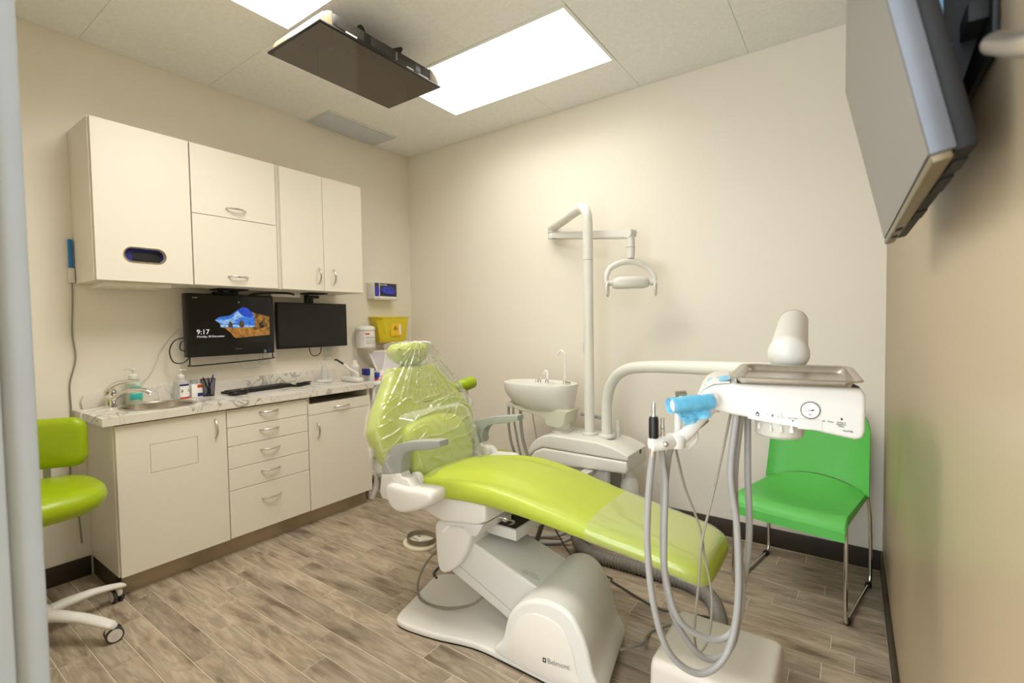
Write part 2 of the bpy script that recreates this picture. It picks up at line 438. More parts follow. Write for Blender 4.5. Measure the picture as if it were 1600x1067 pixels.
# ================================================================== WALL CABINETS
XU, ZU0, ZU1 = 0.335, 1.521, 2.292
def bow(parent, c, vert, L, out=0.028, r=0.0045):
    c = Vector(c); d = Vector((0, 0, 1)) if vert else Vector((0, 1, 0))
    pts = []
    for i in range(9):
        s = -1+2*i/8; pts.append(c + d*(s*L/2) + Vector((out*(1-s*s)**0.75+0.001, 0, 0)))
    return obj('handle', tb(pts, lambda t: r*(0.8+0.5*math.sin(PI*t)), 8, 3), STEEL, parent)
def carcass(y0, y1, z0, z1, xf, parent, name='carcass'):
    return obj(name, bx(0.002, xf, y0, y1, z0, z1, 0.001, 1), CAB, parent)
PX = lambda u, v, w: Vector((w, u, v))
t = thing('wall_cabinet', 'white wall cabinet with an oval dispenser slot, leftmost of the upper row', 'cabinet', (0, -2.095, ZU0), 'white upper wall cabinets')
bm = NB(); y0, y1 = -2.305, -1.889
for a in ((0.002, 0.316, y0, y0+0.018, ZU0, ZU1), (0.002, 0.316, y1-0.018, y1, ZU0, ZU1), (0.002, 0.316, y0+0.018, y1-0.018, ZU0, ZU0+0.018),
          (0.002, 0.316, y0+0.018, y1-0.018, ZU1-0.018, ZU1), (0.002, 0.012, y0+0.018, y1-0.018, ZU0+0.018, ZU1-0.018)): box(bm, *a)
obj('carcass', bm, CAB, t)
c = (-2.102, 1.656); slot = []
n = 48
for k in range(n):
    a = 2*PI*k/n+PI/4; L = 0.052; r = 0.033
    cx_ = L if math.cos(a) > 0.0 else -L
    slot.append((c[0]+cx_+r*math.cos(a), c[1]+r*math.sin(a)))
outer = rect_ring(y0+0.006, y1-0.001, ZU0+0.002, ZU1-0.002, c, n)
d = obj('door', holed(NB(), outer, slot, 0.317, XU, PX), CAB, t)
ring_o = [(c[0]+(u-c[0])*1.0+(0.006 if u > c[0] else -0.006)*abs(math.cos(2*PI*k/n+PI/4)), c[1]+(v-c[1])*1.18) for k, (u, v) in enumerate(slot)]
obj('slot_rim', holed(NB(), ring_o, slot, XU-0.004, XU+0.003, PX), CHROME, d)
bm = NB(); box(bm, 0.20, 0.312, -2.24, -1.95, 1.56, 1.76, 0.003)
tag(obj('dispenser_box', bm, NAVY, t), 'dark blue box behind the slot')
bm = NB(); box(bm, 0.312, 0.3145, -2.15, -2.03, 1.615, 1.675, 0.001)
obj('box_opening', bm, BLACKM, t)
obj('under_shelf', bx(0.05, 0.30, -2.26, -1.98, ZU0-0.022, ZU0, 0.002), CAB, t)

t = thing('wall_cabinet', 'white wall cabinet with two lift-up doors one above the other', 'cabinet', (0, -1.644, ZU0), 'white upper wall cabinets')
carcass(-1.887, -1.404, ZU0, ZU1, 0.316, t)
for za, zb, zh in ((ZU0+0.002, 1.911, 1.578), (1.914, ZU1-0.002, 1.966)):
    d = obj('door', bx(0.317, XU, -1.883, -1.416, za, zb, 0.0012, 1), CAB, t); bow(d, (XU, -1.654, zh), False, 0.112)
t = thing('wall_cabinet', 'white wall cabinet with two upright doors and paired vertical handles', 'cabinet', (0, -1.088, ZU0), 'white upper wall cabinets')
carcass(-1.402, -0.775, ZU0, ZU1, 0.316, t)
for ya, yb, yh in ((-1.386, -1.093, -1.134), (-1.090, -0.776, -1.022)):
    d = obj('door', bx(0.317, XU, ya, yb, ZU0+0.002, ZU1-0.002, 0.0012, 1), CAB, t); bow(d, (XU, yh, 1.622), True, 0.105)

# ================================================================== BASE CABINETS
XB = 0.441; ZB0, ZB1 = 0.10, 0.834
def kick(t, y0, y1):
    obj('toe_kick', bx(0.36, 0.385, y0, y1, 0.0, ZB0-0.001), KICK, t)
t = thing('base_cabinet', 'white sink cabinet with a rectangular bin flap in its door', 'cabinet', (0.2, -2.045, 0), 'white base cabinets')
bm = NB()
for a in ((0.002, 0.421, -2.291, -2.273, ZB0, ZB1), (0.002, 0.421, -1.815, -1.797, ZB0, ZB1), (0.002, 0.421, -2.273, -1.815, ZB0, ZB0+0.018), (0.002, 0.012, -2.273, -1.815, ZB0+0.018, ZB1), (0.40, 0.421, -2.273, -1.815, ZB1-0.06, ZB1)): box(bm, *a)
obj('carcass', bm, CAB, t)
kick(t, -2.27, -1.797)
obj('side_kick', bx(0.012, 0.36, -2.288, -2.27, 0.0, ZB0-0.001), BASEB, t)
cc = (-2.046, 0.643)
hole = rect_ring(-2.152, -1.940, 0.572, 0.714, cc)
d = obj('door', holed(NB(), rect_ring(-2.285, -1.797, ZB0+0.001, 0.828, cc), hole, 0.423, XB, PX), CAB, t)
obj('bin_flap', bx(0.424, XB-0.0005, -2.1505, -1.9415, 0.5735, 0.7125, 0.001, 1), CAB, d)
bow(d, (XB, -1.853, 0.737), True, 0.105)
t = thing('base_cabinet', 'white base cabinet with a stack of five drawers', 'cabinet', (0.2, -1.55, 0), 'white base cabinets')
carcass(-1.795, -1.309, ZB0, ZB1, 0.421, t)
kick(t, -1.797, -1.307)
zs = [0.101, 0.370, 0.494, 0.620, 0.726, 0.828]
for a, b in zip(zs, zs[1:]):
    d = obj('drawer', bx(0.423, XB, -1.792, -1.311, a+0.0015, b-0.0015, 0.0012, 1), CAB, t)
    bow(d, (XB, -1.557, (a+b)/2+(0.045 if a < 0.2 else 0.012)), False, 0.115)
t = thing('base_cabinet', 'white base cabinet with one door under a shallow drawer, nearest the dental chair', 'cabinet', (0.2, -1.06, 0), 'white base cabinets')
bm = NB(); box(bm, 0.002, 0.421, -1.307, -0.822, ZB0, 0.775)
box(bm, 0.002, 0.43, -1.307, -1.29, 0.775, ZB1); box(bm, 0.002, 0.43, -0.84, -0.822, 0.775, ZB1); box(bm, 0.002, 0.02, -1.29, -0.84, 0.775, ZB1)
obj('carcass', bm, CAB, t)
kick(t, -1.307, -0.84)
d = obj('door', bx(0.423, XB, -1.305, -0.823, 0.101, 0.713, 0.0012, 1), CAB, t); bow(d, (XB, -1.246, 0.612), True, 0.105)
d = obj('drawer', bx(0.423, XB, -1.305, -0.823, 0.716, 0.786, 0.0012, 1), CAB, t); bow(d, (XB, -1.06, 0.748), False, 0.12)

# countertop with a round hole, backsplash
CT0, CT = 0.836, 0.874
sc_ = (0.235, -2.04); SR = 0.158
t = thing('countertop', 'grey veined marble countertop with a low backsplash over the base cabinets', 'countertop', (0.23, -1.57, CT0))
n = 64
circ = [(sc_[0]+SR*math.cos(2*PI*k/n+PI/4), sc_[1]+SR*math.sin(2*PI*k/n+PI/4)) for k in range(n)]
bm = holed(NB(), rect_ring(0.002, 0.460, -2.336, -1.70, sc_, n), circ, CT0, CT, lambda u, v, w: Vector((u, v, w)))
box(bm, 0.002, 0.460, -1.70, -0.805, CT0, CT)
obj('slab', bm, MARBLE, t)
obj('edge_strip', bx(0.42, 0.457, -2.33, -0.81, CT0-0.0015, CT0), EDGEB, t)
prof = [(-2.30, CT), (-2.308, CT+0.04), (-2.296, CT+0.068), (-2.27, CT+0.078), (-0.81, CT+0.085), (-0.81, CT)]
obj('backsplash', pr(prof, 'x', 0.002, 0.020, 0.002), MARBLE, t)
t = thing('sink', 'round stainless steel sink set in the marble counter', 'sink', (*sc_, CT))
obj('bowl', lt([(0.172, CT+0.0005), (0.172, CT+0.004), (0.160, CT+0.006), (0.153, CT-0.002), (0.150, CT-0.10), (0.13, CT-0.13), (0.03, CT-0.138), (0.03, CT-0.142), (0.135, CT-0.136), (0.156, CT-0.10), (0.1565, CT+0.0005)], (*sc_, 0), 48), STEEL, t)
obj('drain', lt([(0.001, CT-0.1375), (0.024, CT-0.1375), (0.026, CT-0.136), (0.02, CT-0.134), (0.001, CT-0.1345)], (*sc_, 0), 20), CHROME, t)
t = thing('faucet', 'chrome single lever faucet at the left end of the sink', 'faucet', (0.10, -2.20, CT))
bm = lt([(0.001, CT), (0.030, CT), (0.030, CT+0.006), (0.022, CT+0.012), (0.021, CT+0.055), (0.026, CT+0.062), (0.027, CT+0.088), (0.018, CT+0.10), (0.001, CT+0.103)], (0.085, -2.205, 0), 24)
obj('body', bm, CHROME, t)
obj('spout', tb([(0.10, -2.20, CT+0.045), (0.125, -2.165, CT+0.075), (0.16, -2.12, CT+0.088), (0.19, -2.085, CT+0.084), (0.207, -2.063, CT+0.068)], lambda s: 0.0135-0.003*s, 14), CHROME, t)
obj('lever', tb([(0.083, -2.21, CT+0.095), (0.092, -2.19, CT+0.118), (0.11, -2.15, CT+0.132), (0.14, -2.09, CT+0.134)], lambda s: 0.012-0.006*s, 12), CHROME, t)

# ================================================================== MONITORS
def bar(bm, *a, **k): return box(bm, *a, **k)
t = thing('desktop_computer', 'black all-in-one computer screen showing a beach cave and the time', 'computer', (0.10, -1.592, 1.11))
Y0m, Y1m, Z0m, Z1m, XM = -1.851, -1.336, 1.113, 1.490, 0.120
obj('housing', bx(0.066, XM, Y0m, Y1m, Z0m, Z1m, 0.006), BLACK, t)
obj('bezel_glass', bx(XM-0.001, XM+0.0012, Y0m+0.012, Y1m-0.012, Z0m+0.072, Z1m-0.012, 0.0005, 1), SCREEN, t)
def cp(x, y):      # a spot on the screen, measured as a share of the housing
    u = (x-150)/972; b = 850-55*u; v = (y-150)/(b-150)
    return (Y0m+u*(Y1m-Y0m), Z1m-v*(Z1m-Z0m))
def flat(pts, w, h=0.0004): return pr([cp(*p) for p in pts], 'x', XM+w, XM+w+h)
def emit_mat(name, rgb, s=1.0, rgb2=None, z0=0, z1=1):
    m = bpy.data.materials.new(name); m.use_nodes = True; nt = m.node_tree; b = nt.nodes['Principled BSDF']
    b.inputs['Base Color'].default_value = (0.01, 0.01, 0.01, 1); b.inputs['Emission Strength'].default_value = s; b.inputs['Roughness'].default_value = 0.2
    b.inputs['Emission Color'].default_value = (*lin(rgb), 1)
    tc = nt.nodes.new('ShaderNodeTexCoord'); n = nt.nodes.new('ShaderNodeTexNoise'); n.inputs['Scale'].default_value = 45; n.inputs['Detail'].default_value = 5
    r = nt.nodes.new('ShaderNodeValToRGB'); r.color_ramp.elements[0].position = 0.38; r.color_ramp.elements[1].position = 0.62
    r.color_ramp.elements[0].color = (*lin(rgb), 1); r.color_ramp.elements[1].color = (*lin(rgb2 or rgb), 1)
    nt.links.new(tc.outputs['Object'], n.inputs['Vector']); nt.links.new(n.outputs['Fac'], r.inputs['Fac']); nt.links.new(r.outputs['Color'], b.inputs['Emission Color'])
    return m
E_SKY = emit_mat('screen_sky', (38, 100, 205), 0.8, (70, 140, 225)); E_SKY2 = emit_mat('screen_pale_sky', (96, 158, 226), 0.8, (172, 206, 238)); E_DEEP = emit_mat('screen_deep_sky', (22, 66, 190), 0.8, (34, 84, 205))
E_SAND = emit_mat('screen_sand', (150, 95, 30), 0.7, (200, 140, 60)); E_ROCK = emit_mat('screen_rock', (90, 60, 20), 0.7, (185, 130, 50))
E_SEA = emit_mat('screen_sea', (110, 160, 205), 0.8, (200, 220, 230)); E_STACK = emit_mat('screen_stack', (60, 50, 26), 0.6, (110, 90, 40)); E_WHITE = emit_mat('screen_text_white', (245, 245, 245), 0.9); E_DARK = emit_mat('screen_shade', (26, 20, 16), 0.4, (44, 34, 24))
sp = obj('screen_picture', flat([(437, 437), (490, 402), (600, 385), (690, 322), (750, 287), (810, 300), (850, 340), (880, 372), (890, 520), (500, 520), (487, 470)], 0.0014), E_SKY, t)
obj('upper_sky', flat([(690, 322), (750, 287), (810, 300), (850, 340), (878, 372), (840, 400), (760, 390), (700, 350)], 0.0019), E_DEEP, sp)
obj('pale_cloud', flat([(437, 437), (560, 430), (640, 400), (660, 350), (700, 330), (720, 365), (760, 395), (700, 410), (650, 440), (700, 455), (560, 480), (487, 470)], 0.0019), E_SKY2, sp)
obj('sea', flat([(492, 488), (880, 486), (880, 508), (498, 512)], 0.0023), E_SEA, sp)
obj('sand', flat([(498, 512), (600, 522), (860, 508), (1063, 540), (1063, 590), (650, 632), (600, 572), (545, 528)], 0.0023), E_SAND, sp)
obj('cliff', flat([(850, 335), (890, 352), (960, 365), (1063, 385), (1063, 560), (950, 520), (900, 545), (850, 535), (885, 490), (880, 380)], 0.0027), E_ROCK, sp)
obj('cliff_shadow', flat([(930, 470), (965, 440), (1000, 510), (950, 520)], 0.0032), E_DARK, sp)
obj('sea_stack', flat([(580, 490), (590, 455), (602, 447), (625, 475), (632, 512), (580, 515)], 0.0029), E_STACK, sp)
obj('sea_stack', flat([(700, 500), (705, 450), (725, 430), (750, 445), (760, 495), (745, 512), (715, 510)], 0.0029), E_STACK, sp)
def tcp(x, y, w=0.0016): yy, zz = cp(x, y); return FX(XM+w, yy, zz)
text('clock_text', '9:17', 0.041, E_WHITE, t, tcp(245, 596), ext=0.0002)
text('date_text', 'Monday, 30 December', 0.0165, E_WHITE, t, tcp(248, 632), ext=0.0002)
text('brand_text', 'Lenovo', 0.0125, GREYINK, t, tcp(690, 756, 0.0002), 'CENTER')
text('brand_text', 'Lenovo', 0.0085, WHITE, t, tcp(218, 202, 0.0016))
bm = flat([(988, 762), (1018, 760), (1018, 792), (988, 795)], 0.0002); obj('sticker', bm, GREYINK, t)
bm = flat([(1042, 757), (1064, 755), (1064, 782), (1042, 785)], 0.0002); obj('sticker', bm, NAVY, t)
obj('webcam', flat([(700, 228), (714, 228), (714, 240), (700, 240)], 0.0014), WHITE, t)
obj('stand_rail', tb([(0.10, -1.832, 1.116), (0.10, -1.832, 1.075), (0.10, -1.806, 1.062), (0.10, -1.368, 1.075), (0.10, -1.343, 1.088), (0.10, -1.340, 1.116)], 0.004, 8, 4), BLACK, t)
bm = NB(); box(bm, 0.07, 0.20, -1.70, -1.53, ZU0-0.008, ZU0-0.0005, 0.002); box(bm, 0.09, 0.115, -1.66, -1.64, 1.48, ZU0-0.008); box(bm, 0.075, 0.115, -1.69, -1.60, ZU0-0.030, ZU0-0.015, 0.003); box(bm, 0.085, 0.11, -1.60, -1.55, 1.482, ZU0-0.010, 0.002)
obj('ceiling_mount', bm, BLACKM, t)
t = thing('monitor', 'plain black monitor with a switched-off screen beside the computer', 'monitor', (0.10, -1.04, 1.13))
obj('housing', bx(0.075, 0.104, -1.303, -0.758, 1.133, 1.451, 0.004), BLACK, t)
obj('screen', bx(0.1035, 0.1050, -1.292, -0.769, 1.150, 1.440), mat('matte_black_panel', (24, 23, 21), 0.4, noise=0.02), t)
bm = NB(); box(bm, 0.05, 0.19, -1.11, -0.97, ZU0-0.008, ZU0-0.0005, 0.002); box(bm, 0.07, 0.10, -1.085, -1.06, 1.44, ZU0-0.012, 0.002); box(bm, 0.075, 0.105, -1.08, -0.985, ZU0-0.035, ZU0-0.016, 0.003); box(bm, 0.08, 0.10, -1.055, -1.03, 1.44, ZU0-0.02)
obj('ceiling_mount', bm, BLACKM, t)
o = obj('power_strip', bx(0.035, 0.085, -1.33, -1.12, ZU0-0.034, ZU0-0.0008, 0.004), WPLAS, None, origin=(0.06, -1.22, ZU0)); tag(o, 'white power strip fixed under the upper cabinets', 'power strip')
def cord(name, label, pts, r, m, cat='cable', seg=8, n=6):
    c0 = Vector(pts[0]); o = obj(name, tb(pts, r, seg, n), m, None, origin=tuple(c0)); tag(o, label, cat); return o
cord('cable', 'black cable looping out left of the computer screen', [(0.085, -1.845, 1.231), (0.085, -1.90, 1.215), (0.085, -1.928, 1.158), (0.085, -1.912, 1.094), (0.085, -1.865, 1.083), (0.085, -1.82, 1.118)], 0.0035, BLACK)
cord('cable', 'small black inner cable loop left of the computer screen', [(0.09, -1.846, 1.217), (0.09, -1.872, 1.20), (0.09, -1.876, 1.163), (0.09, -1.846, 1.150)], 0.003, BLACK)
cord('cable', 'black cable drooping below the plain monitor', [(0.085, -1.066, 1.138), (0.085, -1.052, 1.087), (0.085, -1.022, 1.070), (0.085, -0.980, 1.087), (0.085, -0.968, 1.138)], 0.003, BLACK)
cord('cable', 'black cable bundle along the underside of the upper cabinets', [(0.11, -1.50, 1.485), (0.11, -1.44, 1.500), (0.10, -1.38, 1.507), (0.095, -1.30, 1.512), (0.095, -1.21, 1.513), (0.09, -1.17, 1.506)], 0.006, BLACK)
cord('cable', 'thin pale green cable hanging below the computer screen', [(0.09, -1.57, 1.118), (0.09, -1.555, 1.07), (0.09, -1.53, 1.035), (0.09, -1.47, 1.025), (0.09, -1.41, 1.05), (0.09, -1.40, 1.118)], 0.0018, mat('pale_green_cable', (150, 175, 165), 0.5, noise=0.02))
cord('cable', 'thin white cable on the wall rising left of the computer screen', [(0.006, -1.80, 1.28), (0.006, -1.86, 1.27), (0.006, -1.94, 1.168), (0.008, -1.968, 1.096), (0.010, -2.017, 1.009), (0.022, -2.093, 0.965)], 0.0022, WPLAS2)
cord('cable', 'grey cord hanging down the left wall beside the cabinets', [(0.012, -2.318, 1.53), (0.010, -2.319, 1.434), (0.008, -2.326, 1.27), (0.008, -2.318, 1.138), (0.008, -2.345, 1.008), (0.008, -2.345, 0.876), (0.008, -2.352, 0.746), (0.008, -2.358, 0.615), (0.014, -2.362, 0.50), (0.014, -2.34, 0.36), (0.014, -2.33, 0.18)], 0.0035, CABLE)
cord('cable', 'white cord running over the left end of the counter', [(0.06, -2.19, 0.884), (0.10, -2.27, 0.879), (0.16, -2.335, 0.876), (0.17, -2.345, 0.84), (0.165, -2.352, 0.76), (0.14, -2.36, 0.66), (0.10, -2.36, 0.56)], 0.0028, WPLAS)
t = thing('wall_charger', 'slim blue and white gadget on the wall left of the upper cabinets', 'charger', (0.02, -2.33, 1.53))
obj('holder', bx(0.002, 0.030, -2.332, -2.308, 1.525, 1.60, 0.004), WPLAS, t)
obj('blue_strip', bx(0.005, 0.026, -2.328, -2.312, 1.575, 1.745, 0.004), BLUE, t)
# wall outlets
for yy, zz, lb in ((-1.345, 1.09, 'white wall outlet below the gap between the two screens'), (-0.86, 1.085, 'white wall outlet below the plain monitor')):
    t = thing('wall_outlet', lb, 'outlet', (0, yy, zz))
    obj('plate', bx(0.0005, 0.006, yy-0.036, yy+0.036, zz-0.058, zz+0.058, 0.002), WPLAS, t)
    for dz in (-0.022, 0.022):
        obj('socket', bx(0.006, 0.008, yy-0.016, yy+0.016, zz+dz-0.014, zz+dz+0.014, 0.002), WPLAS2, t)

# ================================================================== THINGS ON THE COUNTER
Z = CT+0.0006
t = thing('soap_bottle', 'clear soap bottle with a teal label behind the faucet', 'bottle', (0.075, -2.10, CT))
obj('body', lt([(0.001, 0), (0.034, 0), (0.038, 0.006), (0.037, 0.09), (0.034, 0.12), (0.016, 0.14), (0.001, 0.14)], (0.075, -2.10, Z), 24), mat('milky_green_soap', (205, 218, 196), 0.2, noise=0.02), t)
bm = NB(); box(bm, 0.111, 0.1135, -2.128, -2.072, Z+0.03, Z+0.062, 0.001); box(bm, 0.109, 0.1125, -2.125, -2.078, Z+0.076, Z+0.10, 0.001)
obj('label', bm, TEAL, t)
obj('pump_collar', lt([(0.001, 0.14), (0.021, 0.14), (0.021, 0.158), (0.014, 0.166), (0.001, 0.166)], (0.075, -2.10, Z), 20), WPLAS, t)
bm = lt([(0.001, 0.166), (0.005, 0.166), (0.005, 0.186), (0.016, 0.188), (0.015, 0.198), (0.001, 0.199)], (0.075, -2.10, Z), 16); box(bm, 0.070, 0.08, -2.10, -2.135, Z+0.188, Z+0.196, 0.002)
obj('pump_head', bm, WPLAS, t)
t = thing('sanitizer_bottle', 'clear hand sanitizer pump bottle with a red and white label', 'bottle', (0.065, -1.87, CT))
obj('body', lt([(0.001, 0), (0.037, 0), (0.040, 0.006), (0.040, 0.09), (0.034, 0.105), (0.014, 0.118), (0.001, 0.118)], (0.065, -1.87, Z), 28), CLEAR, t)
def lab(name, y0, y1, z0, z1, m, x, cy, r):
    n = 8; ring = []
    for w in (0, 0.0008):
        ring.append([(x+math.sqrt(max(0, (r+w+0.0004)**2-(y0+(y1-y0)*i/n-cy)**2)), y0+(y1-y0)*i/n) for i in range(n+1)])
    bm = NB()
    loop = ring[1]+ring[0][::-1]
    return pr(loop, 'z', z0, z1)
bm = lab('l', -1.87-0.02, -1.87+0.034, Z+0.012, Z+0.075, WHITE, 0.065, -1.87, 0.040); obj('label', bm, WHITE, t)
obj('label_band', lab('l', -1.87-0.02, -1.87+0.034, Z+0.002, Z+0.011, RED, 0.065, -1.87, 0.040), RED, t)
obj('label_band', lab('l', -1.87-0.02, -1.87+0.03, Z+0.076, Z+0.086, NAVY, 0.065, -1.87, 0.040), NAVY, t)
text('label_text', 'KWi', 0.026, INK, t, frame((0.1075, -1.885, Z+0.038), (-0.2, 1, 0), (1, 0.2, 0)))
obj('pump_collar', lt([(0.001, 0.118), (0.018, 0.118), (0.019, 0.132), (0.012, 0.142), (0.001, 0.142)], (0.065, -1.87, Z), 18), WPLAS, t)
bm = lt([(0.001, 0.142), (0.005, 0.142), (0.005, 0.162), (0.013, 0.163), (0.012, 0.173), (0.001, 0.174)], (0.065, -1.87, Z), 14); box(bm, 0.06, 0.07, -1.87, -1.842, Z+0.163, Z+0.171, 0.002)
obj('pump_head', bm, WPLAS, t)
t = thing('supply_box', 'small white box with red and blue corners beside the pen cup', 'box', (0.06, -1.795, CT))
obj('carton', bx(0.03, 0.09, -1.825, -1.767, Z, Z+0.077, 0.001), WHITE, t)
obj('red_corner', bx(0.0901, 0.0908, -1.795, -1.768, Z+0.055, Z+0.074), RED, t)
obj('blue_corner', bx(0.0901, 0.0908, -1.795, -1.768, Z+0.004, Z+0.024), NAVY, t)
t = thing('glass_jar', 'small grey-capped jar on top of the white supply box', 'jar', (0.058, -1.80, CT+0.0775))
obj('body', lt([(0.001, 0.0775), (0.0200, 0.0775), (0.0205, 0.080), (0.0205, 0.088), (0.001, 0.089)], (0.058, -1.80, Z), 18), CLEAR, t)
obj('cap', lt([(0.001, 0.089), (0.021, 0.089), (0.021, 0.1), (0.001, 0.101)], (0.058, -1.80, Z), 18), GREYP, t)
t = thing('pen_cup', 'black wire mesh pen cup holding pens on the counter', 'pen cup', (0.085, -1.735, CT))
bm = NB(); rings = []
for i in range(15):
    z = Z+0.003+0.098*i/14; r = 0.030+0.009*i/14
    rings.append([(0.085+r*math.cos(2*PI*k/30), -1.735+r*math.sin(2*PI*k/30), z) for k in range(30)])
loft(bm, rings, caps=False)
o = obj('mesh_wall', bm, BLACK, t); w = o.modifiers.new('wire', 'WIREFRAME'); w.thickness = 0.0016; w.use_replace = True
obj('rim', tb([(0.085+0.039*math.cos(2*PI*k/24), -1.735+0.039*math.sin(2*PI*k/24), Z+0.101) for k in range(24)], 0.0022, 6, 2, closed=True), BLACK, t)
obj('base', lt([(0.001, 0), (0.031, 0), (0.031, 0.004), (0.001, 0.004)], (0.085, -1.735, Z), 24), BLACK, t)
for i, (a, b, m, lb) in enumerate((((0.075, -1.722, Z+0.006), (0.092, -1.762, Z+0.108), BLACK, 'black pen leaning left in the mesh cup'), ((0.095, -1.748, Z+0.006), (0.086, -1.706, Z+0.118), NAVY, 'navy pen leaning right in the mesh cup'), ((0.10, -1.730, Z+0.006), (0.072, -1.727, Z+0.100), BLACK, 'short black pen standing upright in the mesh cup'))):
    bm = cyl(NB(), a, b, 0.0045, 8); q = Vector(b)-Vector(a); cyl(bm, Vector(b), Vector(b)+q.normalized()*0.008, 0.003, 8)
    tag(obj('pen', bm, m, None, origin=a), lb, 'pen')
# keyboard
t = thing('keyboard', 'black computer keyboard on the counter below the screens', 'keyboard', (0.105, -1.44, CT), rotz=0.13, local=True)
obj('case', bx(-0.062, 0.062, -0.215, 0.215, 0.0006, 0.016, 0.004), BLACK, t)
bm = NB()
for r in range(5):
    for k in range(16):
        if r == 4 and 4 < k < 10: continue
        x = -0.048+r*0.021; y = -0.200+k*0.0255
        box(bm, x, x+0.017, y, y+0.021, 0.016, 0.021)
box(bm, 0.036, 0.053, -0.085, 0.045, 0.016, 0.021)
obj('keys', bm, mat('grey_black_keys', (38, 36, 34), 0.5, noise=0.03), t)
t = thing('mouse', 'black computer mouse in front of the keyboard', 'mouse', (0.205, -1.62, CT), rotz=0.3, local=True)
bm = pillow(NB(), smooth2([(-0.03, -0.05), (0.03, -0.05), (0.034, 0), (0.028, 0.055), (-0.028, 0.055), (-0.034, 0)]), 0.026, Matrix.Translation((0, 0, 0.0268)), 0.018, 0.003)
obj('shell', bm, BLACK, t); obj('wheel', bx(-0.004, 0.004, 0.022, 0.042, 0.026, 0.031, 0.002), GREYP, t)
t = thing('card_reader', 'flat black folded device right of the keyboard', 'card reader', (0.13, -1.16, CT), rotz=0.5, local=True)
obj('plate', bx(-0.035, 0.035, -0.08, 0.06, 0.0006, 0.010, 0.004), BLACKM, t); obj('flap', bx(-0.028, 0.02, -0.02, 0.10, 0.010, 0.018, 0.003), BLACKM, t)
t = thing('curing_light', 'white dental curing wand with a black tip resting on its charger', 'curing light', (0.27, -0.83, CT))
obj('charger_base', pillow(NB(), smooth2([(0.17, -0.87), (0.35, -0.88), (0.37, -0.83), (0.34, -0.815), (0.18, -0.815), (0.155, -0.84)]), 0.035, Matrix.Translation((0, 0, CT+0.0356)), 0.014), WPLAS, t)
obj('wand', tb([(0.305, -0.818, CT+0.03), (0.30, -0.824, 0.935), (0.27, -0.862, 0.968), (0.24, -0.894, 1.006)], lambda s: 0.011-0.003*s, 12), WPLAS, t)
obj('tip', tb([(0.24, -0.894, 1.006), (0.215, -0.918, 1.031), (0.205, -0.930, 1.040), (0.20, -0.942, 1.037)], lambda s: 0.008-0.002*s, 10), BLACK, t)
t = thing('scaler_stand', 'round white base with a clear upright holder under the plain monitor', 'stand', (0.10, -0.90, CT))
obj('base', lt([(0.001, 0), (0.058, 0), (0.060, 0.004), (0.058, 0.014), (0.05, 0.018), (0.001, 0.018)], (0.085, -0.95, Z), 28), WPLAS, t)
obj('clear_sleeve', lt([(0.028, 0.018), (0.024, 0.07), (0.012, 0.14), (0.011, 0.14), (0.022, 0.07), (0.026, 0.018)], (0.085, -0.95, Z), 20), CLEAR, t)
obj('holder_rod', tb([(0.085, -0.95, Z+0.018), (0.085, -0.955, Z+0.09), (0.08, -0.975, Z+0.15)], 0.004, 8), WPLAS, t)

# side cart right of the counter
CZ = 0.858
t = thing('supply_cart', 'white supply cart with slatted sides between the counter and the dental chair', 'cart', (0.17, -0.42, 0))
obj('top', bx(0.03, 0.36, -0.79, -0.08, CZ-0.022, CZ, 0.004), WPLAS, t)
for yy in (-0.775, -0.095):
    for xx in (0.05, 0.34): obj('leg', bx(xx-0.012, xx+0.012, yy-0.012, yy+0.012, 0.0, CZ-0.022, 0.002), WPLAS, t)
for i in range(7):
    yy = -0.71+0.09*i
    obj('slat', bx(0.332, 0.342, yy-0.012, yy+0.012, 0.62, CZ-0.022, 0.001, 1), WPLAS2, t)
obj('shelf', bx(0.04, 0.35, -0.785, -0.085, 0.60, 0.62, 0.002), WPLAS, t); obj('shelf', bx(0.04, 0.35, -0.785, -0.085, 0.16, 0.18, 0.002), WPLAS, t)
z = CZ+0.0006
t = thing('white_bottle', 'plain white plastic bottle on the cart by the counter end', 'bottle', (0.10, -0.70, CZ))
obj('body', lt([(0.001, 0), (0.036, 0), (0.038, 0.005), (0.038, 0.11), (0.018, 0.135), (0.001, 0.135)], (0.11, -0.70, z), 20), WPLAS, t); obj('cap', lt([(0.001, 0.135), (0.018, 0.135), (0.018, 0.158), (0.001, 0.159)], (0.11, -0.70, z), 18), WHITE, t)
t = thing('supply_bottle', 'short white bottle with a navy cap on the cart', 'bottle', (0.22, -0.66, CZ))
obj('body', bx(0.19, 0.25, -0.665, -0.625, z, z+0.095, 0.004), WPLAS, t); obj('cap', bx(0.19, 0.25, -0.70, -0.665, z+0.045, z+0.095, 0.004), NAVY, t)
t = thing('medicine_box', 'small blue and white carton on the red folder', 'box', (0.2, -0.57, CZ))
obj('carton', bx(0.19, 0.26, -0.585, -0.535, z+0.0155, z+0.07, 0.001), WHITE, t); obj('blue_end', bx(0.185, 0.263, -0.602, -0.585, z+0.0155, z+0.058, 0.001), mat('mid_blue_print', (50, 90, 190), 0.5, noise=0.03), t); obj('orange_band', bx(0.2601, 0.2608, -0.58, -0.54, z+0.02, z+0.034), RED, t)
o = obj('folder', bx(0.16, 0.33, -0.62, -0.42, z, z+0.015, 0.002), RED, None, origin=(0.24, -0.52, CZ)); tag(o, 'red folder lying flat on the white cart', 'folder')
t = thing('tablet', 'white framed tablet panel leaning on the wall behind the headrest', 'tablet', (0.15, -0.42, CZ))
M = frame((0.05, -0.53, 1.085), (0.30, -0.02, -0.225), (0.6, 0, 0.8))
Mt = frame((0.155, -0.40, 0.97), (0, 1, 0), (0.83, 0, 0.55))
